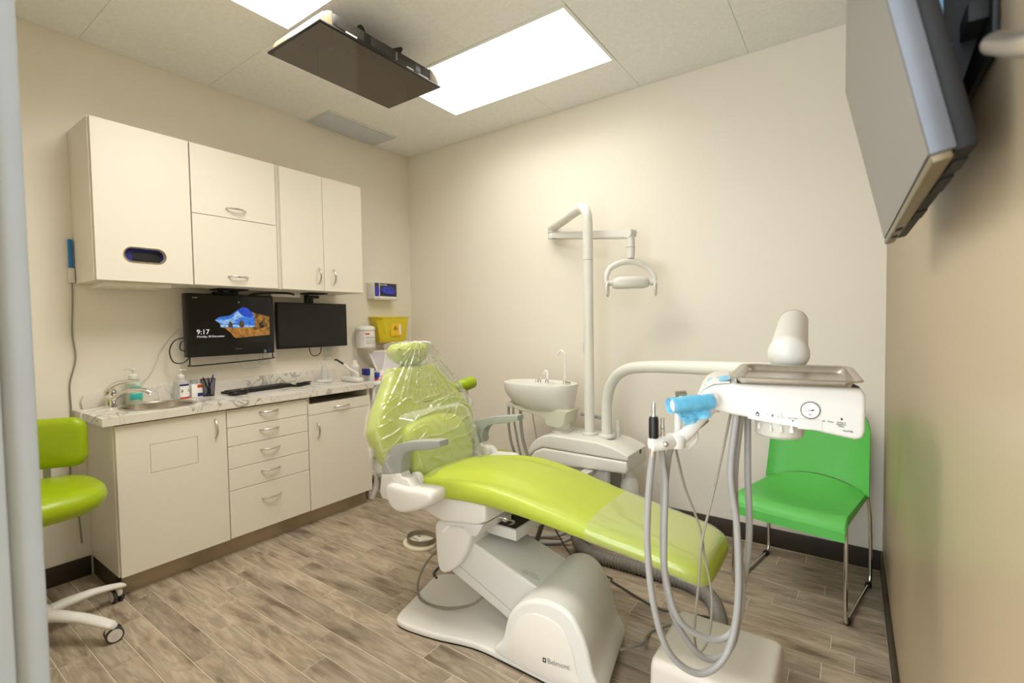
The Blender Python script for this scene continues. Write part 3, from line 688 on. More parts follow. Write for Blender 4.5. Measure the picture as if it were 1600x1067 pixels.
obj('frame', bx(-0.15, 0.17, -0.125, 0.13, -0.012, 0, 0.004, M=Mt), WPLAS, t); obj('panel', bx(-0.135, 0.155, -0.11, 0.115, 0, 0.001, M=Mt), mat('lilac_grey_panel', (196, 190, 196), 0.3, noise=0.02), t)

# ================================================================== ON THE LEFT WALL
t = thing('glove_box', 'box of blue gloves in a clear holder on the wall', 'glove box', (0.05, -0.36, 1.50))
obj('carton', bx(0.004, 0.095, -0.482, -0.244, 1.504, 1.634, 0.003), WHITE, t)
obj('front_print', bx(0.095, 0.0958, -0.478, -0.248, 1.522, 1.632), mat('dark_grey_print', (64, 62, 66), 0.5, noise=0.04), t)
obj('white_strip', bx(0.0955, 0.0964, -0.474, -0.252, 1.506, 1.524), WHITE, t)
bm = pillow(NB(), smooth2([(-0.40, 1.55), (-0.30, 1.54), (-0.275, 1.57), (-0.31, 1.605), (-0.39, 1.60), (-0.42, 1.575)]), 0.012, Matrix(((0, 0, 1, 0.1075), (1, 0, 0, 0), (0, 1, 0, 0), (0, 0, 0, 1))), 0.005)
obj('glove', bm, mat('blue_glove', (60, 66, 190), 0.45, noise=0.2, nscale=60, bump=0.6, bscale=60), t)
bm = pillow(NB(), smooth2([(-0.474, 1.53), (-0.44, 1.53), (-0.44, 1.60), (-0.474, 1.60)]), 0.006, Matrix(((0, 0, 1, 0.1015), (1, 0, 0, 0), (0, 1, 0, 0), (0, 0, 0, 1))), 0.003)
obj('glove', bm, MATS['blue_glove'], t)
bm = NB(); box(bm, 0.096, 0.0995, -0.437, -0.430, 1.498, 1.637); box(bm, 0.096, 0.0995, -0.252, -0.246, 1.498, 1.637); box(bm, 0.001, 0.0995, -0.487, -0.240, 1.496, 1.502); box(bm, 0.001, 0.004, -0.487, -0.24, 1.502, 1.637)
obj('holder', bm, WPLAS, t)
text('box_text', 'GLOVES', 0.020, WHITE, t, FX(0.0961, -0.425, 1.612))
t = thing('sharps_container', 'yellow sharps disposal container on the wall above the headrest', 'sharps container', (0.06, -0.31, 1.15))
rings = []
for zz, a, b, xx in ((1.140, -0.415, -0.165, 0.095), (1.16, -0.425, -0.158, 0.108), (1.25, -0.448, -0.153, 0.118), (1.335, -0.470, -0.150, 0.124), (1.346, -0.476, -0.146, 0.128)):
    rings.append([(0.004, a+0.01, zz), (0.004, b-0.01, zz), (xx-0.01, b, zz), (xx, b-0.01, zz), (xx, a+0.05, zz), (xx-0.03, a, zz)])
obj('bin', loft(NB(), rings), YELLOW, t, sharp=0.5)
obj('lid', bx(0.004, 0.130, -0.478, -0.144, 1.346, 1.356, 0.003), YELLOW, t)
obj('label', bx(0.1212, 0.1222, -0.345, -0.225, 1.195, 1.300, M=None), ORANGE, t)
bm = NB()
for a in (0, 120, 240):
    cy_, cz_ = -0.295+0.012*math.sin(math.radians(a)), 1.258+0.012*math.cos(math.radians(a))
    rr = [(cy_+0.011*math.cos(2*PI*k/14), cz_+0.011*math.sin(2*PI*k/14)) for k in range(14)]; ri = [(cy_+0.0075*math.cos(2*PI*k/14), cz_+0.0075*math.sin(2*PI*k/14)) for k in range(14)]
    holed(bm, rr, ri, 0.1222, 0.1228, PX)
obj('biohazard_mark', bm, INK, t)
obj('white_strip', bx(0.1222, 0.1227, -0.255, -0.235, 1.205, 1.29), WHITE, t)
bm = NB(); box(bm, 0.001, 0.006, -0.40, -0.16, 1.085, 1.14); box(bm, 0.006, 0.0075, -0.40, -0.16, 1.085, 1.089)
obj('wall_bracket', bm, mat('pale_bracket', (216, 202, 184), 0.5, noise=0.02), t)
t = thing('wipes_canister', 'white disinfectant wipes canister mounted on the wall', 'wipes canister', (0.09, -0.57, 1.10))
obj('tub', lt([(0.001, 1.105), (0.068, 1.105), (0.073, 1.112), (0.073, 1.245), (0.001, 1.247)], (0.082, -0.572, 0), 32), WPLAS, t)
obj('lid', lt([(0.001, 1.247), (0.075, 1.247), (0.076, 1.262), (0.068, 1.275), (0.045, 1.282), (0.001, 1.283)], (0.082, -0.572, 0), 32), WHITE, t)
lbm = lab('l', -0.572-0.05, -0.572+0.055, 1.125, 1.235, WHITE, 0.082, -0.572, 0.0734); obj('label', lbm, WHITE, t)
lbm = lab('l', -0.572-0.046, -0.572-0.015, 1.212, 1.224, RED, 0.082, -0.572, 0.0744); obj('red_mark', lbm, RED, t)
bm = NB()
for i, zz in enumerate((1.192, 1.184, 1.170, 1.158, 1.148, 1.138)):
    b = lab('l', -0.572-0.044, -0.572+(0.04 if i % 2 else 0.02), zz, zz+0.003, INK, 0.082, -0.572, 0.0744); me = bpy.data.meshes.new('x'); b.to_mesh(me); b.free(); bm.from_mesh(me); bpy.data.meshes.remove(me)
obj('label_print', bm, GREYINK, t)
obj('wall_bracket', bx(0.001, 0.012, -0.60, -0.545, 1.12, 1.25, 0.002), WPLAS2, t)

# ================================================================== CEILING TELEVISION
CTV = (1.211, -1.433, 2.571)
t = thing('ceiling_television', 'flat television hung face down below the ceiling', 'television', CTV)
x0, x1, y0, y1 = 0.999, 1.421, -1.797, -1.068
obj('screen', bx(x0+0.008, x1-0.008, y0+0.008, y1-0.008, 2.5705, 2.5715), mat('glossy_dark_screen', (66, 54, 38), 0.06, spec=0.5, noise=0.01, ior=1.5), t)
obj('bezel', bx(x0, x1, y0, y1, 2.5715, 2.582, 0.003), BLACK, t)
bm = pillow(NB(), [(x0+0.03, y0+0.02), (x1-0.012, y0+0.02), (x1-0.008, y0+0.03), (x1-0.008, y1-0.03), (x1-0.012, y1-0.02), (x0+0.03, y1-0.02)], 0.075, Matrix.Translation((0, 0, 2.657)), 0.045)
tvb = obj('back_cover', bx(x0+0.04, x1-0.012, y0+0.07, y1-0.07, 2.582, 2.648, 0.012), BLACK, t)
for s in (0, 1):
    a, b = ((y0+0.008, y0+0.07), (y1-0.07, y1-0.008))[s]
    q = [(a, 2.582), (b, 2.582), (b, 2.648), (a+0.045, 2.644), (a+0.015, 2.625), (a, 2.60)] if s == 0 else [(a, 2.582), (b, 2.582), (b, 2.60), (b-0.015, 2.625), (b-0.045, 2.644), (a, 2.648)]
    obj('end_cap', pr(q, 'x', x0+0.035, x1-0.010, 0.004), mat('cream_end_cap', (140, 122, 94), 0.4, noise=0.02), t)
bm = NB()
for (a, b, st) in ((-1.70, -1.56, 0.0075), (-1.52, -1.24, 0.012), (-1.20, -1.11, 0.0075)):
    y = a
    while y < b: box(bm, x1-0.0125, x1-0.0105, y, y+st*0.45, 2.596, 2.640); y += st
obj('vent_slots', bm, mat('vent_grey', (64, 58, 50), 0.5, noise=0.03), t, kind='stuff')
for a, b, z in ((-1.66, -1.60, 2.590), (-1.30, -1.255, 2.588), (-1.22, -1.15, 2.586)): obj('sticker', bx(x1-0.0122, x1-0.0112, a, b, z, z+0.007), WHITE, t)
obj('sticker', bx(x1-0.0122, x1-0.0112, -1.372, -1.362, 2.595, 2.632), GREYP, t)
q = [(-1.575, 2.648), (-1.545, 2.70), (-1.530, 2.708), (-1.515, 2.70), (-1.50, 2.67), (-1.44, 2.655), (-1.37, 2.665), (-1.33, 2.690), (-1.285, 2.716), (-1.272, 2.710), (-1.305, 2.648)]
bm = pr(q, 'x', 1.345, 1.353)
box(bm, 1.05, 1.345, -1.535, -1.505, 2.648, 2.66); box(bm, 1.05, 1.345, -1.33, -1.30, 2.648, 2.66)
obj('mount_bracket', bm, BLACKM, t)
bm = NB(); box(bm, 1.07, 1.12, -1.45, -1.40, 2.66, H-0.012, 0.002); box(bm, 1.03, 1.16, -1.53, -1.32, 2.648, 2.662); box(bm, 1.03, 1.15, -1.53, -1.32, H-0.012, H-0.0005, 0.002)
obj('ceiling_bracket', bm, BLACKM, t)

# ================================================================== WALL TELEVISION
Xa = Vector((0.0126, -1.0, 0)).normalized()    # along the lower edge, far to near
Ua = Vector((-0.0785, -0.001, 0.363)).normalized()
Na = Ua.cross(Xa).normalized()
if Na.x > 0: Na = -Na
MT = Matrix((Xa, Ua, Na)).transposed().to_4x4(); MT.translation = Vector((3.3174, -1.6298, 1.4568))
t = thing('wall_television', 'television tilted down on a wall bracket in the top corner', 'television', M=MT)
TW, TH = 0.70, 0.372
obj('screen', bx(0.006, TW-0.006, 0.008, TH-0.006, -0.004, -0.0025), LCD_REFLECT, t)
obj('bezel', bx(0, TW, 0, TH, -0.020, -0.0045, 0.002), BLACK, t)
obj('side_trim', bx(TW-0.004, TW+0.006, 0.003, TH, -0.024, -0.001, 0.002), TVSIDE, t)
obj('bottom_trim', bx(0.0, TW+0.002, -0.006, 0.004, -0.020, -0.002, 0.002), mat('bronze_trim', (110, 96, 72), 0.35, metal=0.3, noise=0.03), t)
obj('back_cover', bx(0.005, TW-0.003, 0.0, TH-0.03, -0.044, -0.020, 0.006), BLACKM, t)
for a, b in ((0.48, 0.57), (0.26, 0.34), (0.60, 0.655)): obj('speaker_grille', bx(a, b, -0.0025, 0.003, -0.040, -0.026), BLACKM, t)
for a in (0.20, 0.10): obj('foot_socket', bx(a, a+0.03, -0.008, 0.002, -0.016, -0.006, 0.001), BLACKM, t)
# bracket between the back and the wall
t = thing('television_bracket', 'black metal wall bracket holding the tilted television', 'bracket', (3.39, -1.95, 1.75))
obj('wall_plate', bx(3.392, 3.3995, -2.22, -1.72, 1.60, 1.98, 0.002), BLACKM, t)
obj('rail', bx(3.372, 3.392, -2.21, -1.74, 1.645, 1.67, 0.002), BLACKM, t); obj('rail', bx(3.372, 3.392, -2.21, -1.74, 1.92, 1.945, 0.002), BLACKM, t)
for yy in (-2.15, -1.82):
    obj('arm', pr([(3.338, 1.58), (3.372, 1.58), (3.388, 1.64), (3.388, 1.95), (3.368, 1.95), (3.302, 1.78)], 'y', yy-0.006, yy+0.006), BLACKM, t)
    obj('bolt', cyl(NB(), (3.352, yy-0.012, 1.74), (3.352, yy+0.012, 1.74), 0.006, 10), STEEL, t)
cord('cable', 'white and blue tagged cable behind the wall television', [(3.345, -2.17, 1.95), (3.348, -2.165, 1.80), (3.350, -2.17, 1.70), (3.351, -2.175, 1.64)], 0.004, mat('pale_blue_cable', (150, 200, 235), 0.5, noise=0.1), n=5)
o = obj('cable_tag', bx(3.338, 3.362, -2.188, -2.168, 1.612, 1.636, 0.002), BLUE, None, origin=(3.35, -2.178, 1.62)); tag(o, 'bright blue tag on the cable behind the wall television', 'cable tag')
cord('cable', 'black cable behind the wall television', [(3.310, -2.10, 1.80), (3.322, -2.12, 1.72), (3.337, -2.13, 1.66), (3.356, -2.14, 1.60)], 0.004, BLACK)
t = thing('wall_hook', 'satin metal lever hook on the wall below the television', 'hook', (3.4, -2.56, 1.49))
obj('plate', lt([(0.001, -0.0065), (0.024, -0.0065), (0.026, -0.0005), (0.001, -0.0005)], (3.4, -2.60, 1.446), 20, 'x'), BRASS, t)
obj('lever', tb([(3.394, -2.60, 1.446), (3.370, -2.595, 1.449), (3.360, -2.56, 1.466), (3.360, -2.50, 1.491), (3.360, -2.425, 1.526)], lambda s: 0.0095, 12), BRASS, t)

# ================================================================== DENTAL CHAIR
YC = -1.38
DC = thing('dental_chair', 'lime green dental patient chair with grey armrests on a white base', 'dental chair', (2.05, YC, 0))
# floor plate, concave near edge
plate = smooth2([(1.60, -1.30), (1.575, -1.36), (1.63, -1.55), (1.665, -1.665), (1.72, -1.695), (1.88, -1.672), (2.05, -1.625), (2.20, -1.618), (2.46, -1.622), (2.555, -1.625), (2.575, -1.56), (2.57, -1.28), (2.54, -1.215), (2.2, -1.215), (1.9, -1.235), (1.68, -1.262)], 4)
def taper(bm):
    for v in bm.verts:
        v.co.x -= 0.21*(v.co.y+1.62)*max(0, min(1, (v.co.x-2.2)/0.3))
    return bm
obj('base_plate', taper(pr(plate, 'z', 0.003, 0.030, 0.009, 3)), WPLAS, DC)
obj('floor_gasket', taper(pr([((u-2.05)*0.995+2.05, (v+1.42)*0.99-1.42) for u, v in plate], 'z', 0.0, 0.004)), BLACK, DC)
cov = smooth2([(2.175, 0.028), (2.20, 0.10), (2.225, 0.19), (2.27, 0.255), (2.34, 0.298), (2.42, 0.312), (2.495, 0.290), (2.545, 0.215), (2.57, 0.12), (2.582, 0.028)], 4)
obj('base_cover', taper(pr(cov, 'y', -1.628, -1.228, 0.04, 5)), WPLAS, DC, sharp=0.9)
bm = pr(smooth2([(2.235, 0.045), (2.245, 0.13), (2.275, 0.20), (2.33, 0.245), (2.40, 0.255), (2.46, 0.235), (2.50, 0.17), (2.515, 0.10), (2.525, 0.045)], 4), 'y', -1.6315, -1.60, 0.0035, 2)
obj('side_cover', bm, mat('warm_white_plastic', (226, 220, 208), 0.35, noise=0.01), DC)
lg = frame((2.395, -1.6322, 0.094), (1, 0, 0.13), (0, -1, 0))
bm = NB(); holed(bm, [(2.382, 0.090), (2.396, 0.092), (2.396, 0.108), (2.382, 0.106)], [(2.386, 0.0945), (2.392, 0.0955), (2.392, 0.1035), (2.386, 0.1025)], -1.6322, -1.6312, lambda u, v, w: Vector((u, w, v)))
obj('logo_mark', bm, INK, DC)
text('logo_text', 'Belmont', 0.026, GREYINK, DC, frame((2.402, -1.6320, 0.093), (1, 0, 0.13), (0, -1, 0)))
# inclined lift arm
arm = [(1.80, 0.225), (1.865, 0.37), (1.955, 0.375), (2.34, 0.262), (2.34, 0.10), (2.20, 0.08), (2.11, 0.118)]
obj('lift_arm', pr(arm, 'y', -1.52, -1.262, 0.010, 3), WPLAS2, DC)
bm = pr([(1.86, 0.262), (2.17, 0.142), (2.172, 0.145), (1.862, 0.265)], 'y', -1.5207, -1.51); obj('arm_seam', bm, mat('pale_grey_ink', (165, 166, 163)), DC)
aX = Vector((0.385, 0, -0.113)).normalized(); aN = Vector((0.113, 0, 0.385)).normalized()
pa = Vector((2.10, -1.43, 0.375-0.145*0.2935))+aN*0.0006
o = text('warning_text', 'CAUTION\nKEEP CLEAR', 0.014, mat('pale_grey_ink', (165, 166, 163), 0.6, noise=0.02), DC, frame(pa+aX*0.105+Vector((0, -0.055, 0)), aX+Vector((0, 0.25, 0)), aN))
obj('knee_cover', pr(smooth2([(1.795, 0.43), (1.79, 0.33), (1.80, 0.235), (1.835, 0.212), (1.90, 0.25), (1.955, 0.315), (1.985, 0.385), (1.99, 0.44), (1.90, 0.45)], 3), 'y', -1.555, -1.225, 0.014, 3), WPLAS, DC, sharp=0.8)
obj('knee_groove', pr([(1.83, 0.395), (1.842, 0.388), (1.885, 0.432), (1.875, 0.44)], 'y', -1.5575, -1.55), WHITE, DC)
obj('seat_frame', pr([(1.70, 0.505), (1.72, 0.575), (2.03, 0.583), (2.095, 0.57), (2.095, 0.505), (2.05, 0.482), (1.86, 0.452), (1.78, 0.470)], 'y', -1.585, -1.155, 0.016, 3), WPLAS, DC)
obj('frame_bracket', pr([(1.86, 0.46), (2.08, 0.49), (2.055, 0.452), (2.035, 0.428), (1.99, 0.432), (1.97, 0.452), (1.88, 0.44)], 'y', -1.575, -1.20, 0.006), WPLAS2, DC)
bm = NB(); box(bm, 1.99, 2.14, -1.44, -1.20, 0.385, 0.432, 0.004); box(bm, 2.02, 2.06, -1.40, -1.36, 0.43, 0.50); obj('under_tray', bm, WPLAS2, DC)
obj('tray_mat', bx(2.0, 2.13, -1.43, -1.21, 0.4318, 0.4335), mat('dark_tray_mat', (52, 46, 38), 0.6, noise=0.1), DC)
obj('tray_rod', tb([(2.095, -1.50, 0.50), (2.135, -1.49, 0.495), (2.14, -1.45, 0.47), (2.09, -1.42, 0.436)], 0.004, 8), STEEL, DC)
# seat and leg rest, one upholstered shape
ST = [  # x, top, bottom, half width, y centre
    (1.590, 0.560, 0.545, 0.10, -1.375), (1.600, 0.585, 0.530, 0.165, -1.375), (1.640, 0.610, 0.520, 0.215, -1.376), (1.72, 0.632, 0.522, 0.236, -1.376), (1.85, 0.652, 0.540, 0.246, -1.374),
    (2.00, 0.671, 0.552, 0.246, -1.370), (2.12, 0.671, 0.553, 0.242, -1.366), (2.25, 0.652, 0.546, 0.234, -1.363), (2.40, 0.622, 0.530, 0.222, -1.362), (2.55, 0.594, 0.510, 0.208, -1.362),
    (2.70, 0.570, 0.490, 0.196, -1.362), (2.80, 0.555, 0.470, 0.188, -1.363), (2.86, 0.543, 0.455, 0.178, -1.364), (2.895, 0.528, 0.452, 0.160, -1.365), (2.912, 0.505, 0.462, 0.130, -1.365), (2.916, 0.490, 0.475, 0.09, -1.365)]
def interp(T, x):
    for a, b in zip(T, T[1:]):
        if a[0] <= x <= b[0]:
            t = (x-a[0])/(b[0]-a[0]); return tuple(p+(q-p)*t for p, q in zip(a, b))
    return T[-1] if x > T[-1][0] else T[0]
# smooth the stations
def stations(x0=None, grow=0.0, n=5):
    P = [Vector((a[0], a[1], a[2])) for a in ST]; Q = [Vector((a[3], a[4], 0)) for a in ST]
    A = catmull(P, n); B = catmull(Q, n)
    return [(a.x, a.y+grow, a.z-grow, b.x+grow, b.y) for a, b in zip(A, B) if x0 is None or a.x >= x0]
def section(s, m=36, e=3.2):
    x, zt, zb, hw, yc = s; out = []
    zc, hh = (zt+zb)/2, (zt-zb)/2
    for k in range(m):
        a = 2*PI*k/m; c, q = math.cos(a), math.sin(a)
        u = math.copysign(abs(c)**(2/e), c); v = math.copysign(abs(q)**(2/e), q)
        z = zc+hh*v
        if v > 0:   # a soft roll along both sides, deepest at the thighs
            w = max(0.0, 1-abs(x-1.98)/0.42)
            z -= w*0.032*max(0.0, math.exp(-((abs(u)-0.70)/0.13)**2))*v
            z += w*0.006*math.exp(-((abs(u)-0.90)/0.10)**2)*v
        out.append(Vector((x, yc+hw*u, z)))
    return out
obj('seat_cushion', loft(NB(), [section(s) for s in stations()]), LIME, DC, sharp=1.2)
# backrest
BU = Vector((-0.333, 0, 0.943)); BN = Vector((0.943, 0, 0.333)); B0 = Vector((1.70, YC-0.005, 0.58))
MB = Matrix((Vector((0, 1, 0)), BU, BN)).transposed().to_4x4(); MB.translation = B0
half = [(0.0, 0.17), (0.05, 0.245), (0.12, 0.29), (0.20, 0.322), (0.275, 0.328), (0.35, 0.292), (0.42, 0.238), (0.48, 0.190), (0.525, 0.158), (0.548, 0.12)]
outl = [(-w-0.004, s) for s, w in half][::1]
outl = smooth2([(w, s) for s, w in half] + [(-w, s) for s, w in half[::-1]], 4)
obj('backrest_cushion', pillow(NB(), outl, 0.10, MB, 0.045, 0.012), LIME, DC, sharp=1.2)
obj('backrest_shell', pillow(NB(), [(u*0.80, 0.04+v*0.88) for u, v in outl], 0.05, MB @ Matrix.Translation((0, 0, -0.085)), 0.03), WPLAS, DC, sharp=1.2)
lum = smooth2([(-0.19, 0.03), (-0.215, 0.12), (-0.205, 0.21), (-0.16, 0.265), (0.0, 0.285), (0.14, 0.265), (0.195, 0.20), (0.205, 0.11), (0.18, 0.03), (0, 0.0)], 4)
obj('lumbar_pad', pillow(NB(), lum, 0.07, MB @ Matrix.Translation((0, 0, 0.042)), 0.04, 0.012), LIME, DC, sharp=1.2)
hd = smooth2([(-0.115, 0.655), (-0.122, 0.69), (-0.09, 0.718), (0, 0.724), (0.095, 0.716), (0.120, 0.688), (0.112, 0.650), (0.07, 0.615), (0.0, 0.602), (-0.07, 0.62)], 4)
MH = MB @ Matrix.Translation((-0.006, -0.060, 0.015))
obj('headrest', pillow(NB(), hd, 0.085, MH, 0.042, 0.006), LIME, DC, sharp=1.2)
obj('headrest_post', bx(-0.045, 0.035, 0.50, 0.62, -0.075, -0.060, 0.004, M=MB), STEEL, DC)
# armrests
armp = smooth2([(1.602, 0.640), (1.616, 0.69), (1.640, 0.735), (1.672, 0.768), (1.72, 0.788), (1.80, 0.808), (1.90, 0.824), (1.944, 0.828), (1.950, 0.826), (1.951, 0.808), (1.944, 0.802), (1.89, 0.786), (1.82, 0.774), (1.768, 0.760), (1.738, 0.736), (1.726, 0.70), (1.720, 0.664)], 2)
linkp = [(1.585, 0.56), (1.598, 0.640), (1.720, 0.666), (1.730, 0.648), (1.762, 0.646), (1.785, 0.625), (1.80, 0.60), (1.80, 0.54), (1.60, 0.53)]
hous = smooth2([(1.640, 0.585), (1.655, 0.612), (1.69, 0.618), (1.78, 0.616), (1.885, 0.624), (1.915, 0.615), (1.918, 0.585), (1.885, 0.560), (1.818, 0.527), (1.74, 0.504), (1.69, 0.508), (1.652, 0.545)], 3)
for yc_, s in ((-1.655, -1), (-1.075, 1)):
    dx = 0 if s < 0 else -0.03
    a = obj('armrest', pr([(u+dx, v) for u, v in armp], 'y', yc_-0.027, yc_+0.027, 0.010, 3), GREYP, DC, sharp=0.9)
    obj('armrest_bracket', pr([(u+dx, v) for u, v in linkp], 'y', yc_-0.028, yc_+0.028, 0.008, 3), WPLAS, DC)
    yo = yc_+s*0.05
    obj('pivot_cover', pr([(u+dx, v) for u, v in hous], 'y', min(yo, yo-s*0.10), max(yo, yo-s*0.10), 0.02, 4), WPLAS, DC, sharp=0.9)
    obj('hinge_disc', lt([(0.001, -0.012), (0.032, -0.012), (0.034, -0.006), (0.034, 0.006), (0.032, 0.012), (0.001, 0.012)], (1.755+dx, yc_-s*0.035, 0.625), 24, 'y'), WPLAS, DC)
# plastic bag over the backrest: one thin wrinkled sheet that hugs the cushions and hangs at the sides
from mathutils import noise as MN
def bagw(s):
    T = [(-0.06, 0.30, -0.30), (0.04, 0.265, -0.325), (0.12, 0.315, -0.345), (0.20, 0.345, -0.356), (0.275, 0.350, -0.358), (0.35, 0.322, -0.325), (0.42, 0.275, -0.276), (0.48, 0.228, -0.234), (0.54, 0.180, -0.182), (0.58, 0.150, -0.160), (0.62, 0.128, -0.142), (0.66, 0.118, -0.135), (0.672, 0.10, -0.12)]
    return interp(T, s)[1:]
bm = NB(); NU, NV = 150, 170; grid = []
def front_depth(u, s):
    """how far the film stands in front of the backrest plane"""
    d = 0.012+0.012*max(0, 1-(u/0.33)**2)
    lu = max(0.0, 1-(u/0.23)**4)*max(0.0, 1-((s-0.14)/0.18)**4)
    d = max(d, 0.075*min(1, 2.2*lu)*(1 if lu > 0 else 0)+0.002) if lu > 0 else d
    if s > 0.50: d = d*(1-min(1, (s-0.50)/0.06)) + (0.026-0.05*max(0, (s-0.635)/0.03)**2)*min(1, (s-0.50)/0.06)
    return d
for j in range(NV+1):
    s = -0.03+0.693*j/NV; wr, wl = bagw(s); row = []
    for i in range(NU+1):
        q = i/NU; u = wl+(wr-wl)*q
        e = min(1, min(q, 1-q)*14)           # edge curls back
        d = front_depth(u, s)*(0.2+0.8*e) - (1-e)**2*0.05
        # wrinkles: radiating from the neck, and sideways across the middle
        ang = math.atan2(u-0.03, 0.66-s); rad = math.hypot(u-0.03, 0.66-s)
        r1 = abs(MN.noise(Vector((ang*9.0, rad*2.0, 3.1)))); r2 = abs(MN.noise(Vector((u*6.0+s*4, s*24.0-u*7.0, 7.7)))); r3 = MN.noise(Vector((u*30, s*34, 1.3)))
        k1 = max(0, min(1, (s-0.24)/0.22)); k2 = max(0, 1-abs(s-0.28)/0.26)
        amp = 0.016*(max(0, 0.10-r1)/0.10)**1.5*k1 + 0.015*(max(0, 0.11-r2)/0.11)**1.5*k2 + 0.0030*r3
        row.append(bm.verts.new(MB @ Vector((u, s, d+0.006+amp*(0.35+0.65*e)))))
    grid.append(row)
for a, b in zip(grid, grid[1:]):
    for i in range(NU): bm.faces.new((a[i], a[i+1], b[i+1], b[i]))
# flap hanging at the left side
for lay in (0, 0.012):
  g2 = []
  for j in range(15):
    v = j/14; row = []
    for i in range(9):
        w = i/8
        p = Vector((lay+1.565+0.02*math.sin(5*w+3*v)-0.02*w, -1.720+0.055*w+0.02*v-0.012*math.sin(7*v), 0.76-0.235*v+0.03*w*v))
        row.append(bm.verts.new(p+Vector((0.008*math.sin(9*w+4*v), 0, 0))))
    g2.append(row)
  for a, b in zip(g2, g2[1:]):
    for i in range(8): bm.faces.new((a[i], a[i+1], b[i+1], b[i]))
o = obj('plastic_chair_cover', bm, FILM, None, sharp=2.0, origin=(1.6, YC, 0.55)); tag(o, 'clear wrinkled plastic bag pulled over the backrest and headrest of the dental chair', 'plastic cover')
# clear sleeve over the leg rest
bm = NB(); rings = []
for si, s in enumerate(stations(2.515, 0.0035)):
    if s[0] > 2.905: continue
    ring = section(s); 
    rings.append([p+Vector((0, 0, 0.0030*MN.noise(Vector((p.x*26, p.y*34, p.z*40))))) + Vector((0.006*MN.noise(Vector((p.y*9, p.z*20, 5))) if si == 0 else 0, 0, 0)) for p in ring])
loft(bm, rings, caps=False)
o = obj('plastic_foot_cover', bm, FILM2, None, sharp=2.0, origin=(2.7, -1.36, 0.46)); tag(o, 'clear plastic sleeve over the foot end of the dental chair', 'plastic cover')

# ================================================================== CUSPIDOR UNIT WITH POLE AND LAMP
YU = -0.40
DU = thing('dental_unit', 'cream dental unit with spittoon bowl and tall lamp pole behind the patient chair', 'dental unit', (1.98, YU, 0))
body = smooth2([(1.60, 0.40), (1.615, 0.47), (1.66, 0.535), (1.72, 0.575), (1.80, 0.592), (2.10, 0.585), (2.20, 0.560), (2.262, 0.535), (2.275, 0.51), (2.272, 0.47)], 1)
up = smooth2([(1.600, 0.470), (1.625, 0.535), (1.69, 0.588), (1.76, 0.608), (1.90, 0.606), (2.08, 0.600), (2.18, 0.580), (2.262, 0.548), (2.268, 0.525), (2.25, 0.518), (1.66, 0.50), (1.615, 0.465)], 3)
obj('body_top', pr([(1.605, 0.455), (1.612, 0.49), (1.635, 0.53), (1.67, 0.565), (1.72, 0.592), (1.78, 0.604), (2.08, 0.600), (2.17, 0.585), (2.25, 0.556), (2.268, 0.545), (2.268, 0.516), (1.72, 0.520), (1.66, 0.49), (1.625, 0.455)], 'y', -0.545, -0.255, 0.022, 4), UNITW, DU, sharp=0.8)
obj('body_cover', pr([(1.628, 0.40), (1.630, 0.45), (1.66, 0.488), (1.72, 0.517), (2.262, 0.513), (2.268, 0.47), (2.255, 0.445), (2.0, 0.435), (1.80, 0.42)], 'y', -0.552, -0.25, 0.014, 3), UNITW, DU, sharp=0.8)
obj('lower_housing', bx(1.76, 2.13, -0.50, -0.28, 0.16, 0.437, 0.02, 3), WPLAS2, DU)
obj('side_panel', bx(2.128, 2.134, -0.47, -0.31, 0.24, 0.43, 0.002), mat('dark_side_panel', (120, 118, 108), 0.4, noise=0.03), DU)
obj('pedestal', bx(1.98, 2.12, -0.40, -0.28, 0.0, 0.17, 0.006), WPLAS2, DU)
obj('support_bar', bx(2.00, 2.06, -1.18, -0.49, 0.405, 0.435, 0.006), WPLAS2, DU)
obj('end_port', cyl(NB(), (2.262, -0.36, 0.532), (2.272, -0.36, 0.532), 0.013, 16), BLACK, DU)
# pole
obj('pole_collar', lt([(0.001, 0.600), (0.047, 0.600), (0.047, 0.612), (0.034, 0.620), (0.001, 0.620)], (1.966, YU, 0), 24), WPLAS2, DU)
Pp = [(1.966, YU, 0.60), (1.966, YU, 1.2), (1.966, YU, 1.66)]
obj('pole', cyl(NB(), (1.966, YU, 0.605), (1.966, YU, 1.655), 0.0300, 24), UNITW, DU)
obj('pole_joint', cyl(NB(), (1.966, YU, 1.655), (1.966, YU, 1.658), 0.0295, 24), GREYP, DU)
obj('pole_arm', tb([(1.966, YU, 1.658), (1.966, YU, 1.80), (1.964, YU, 1.89), (1.952, YU+0.01, 1.945), (1.915, YU+0.04, 1.978), (1.86, YU+0.085, 1.985), (1.70, YU+0.215, 1.974), (1.50, YU+0.375-0.005, 1.958)], 0.0305, 20, 8), UNITW, DU, sharp=1.0)
obj('arm_end_cap', lt([(0.001, 1.914), (0.026, 1.914), (0.03, 1.92), (0.03, 1.935), (0.001, 1.936)], (1.512, -0.048, 0), 20), WPLAS2, DU)
obj('slit', bx(1.932, 1.938, YU-0.004, YU+0.004, 1.10, 1.16), GREYP, DU)
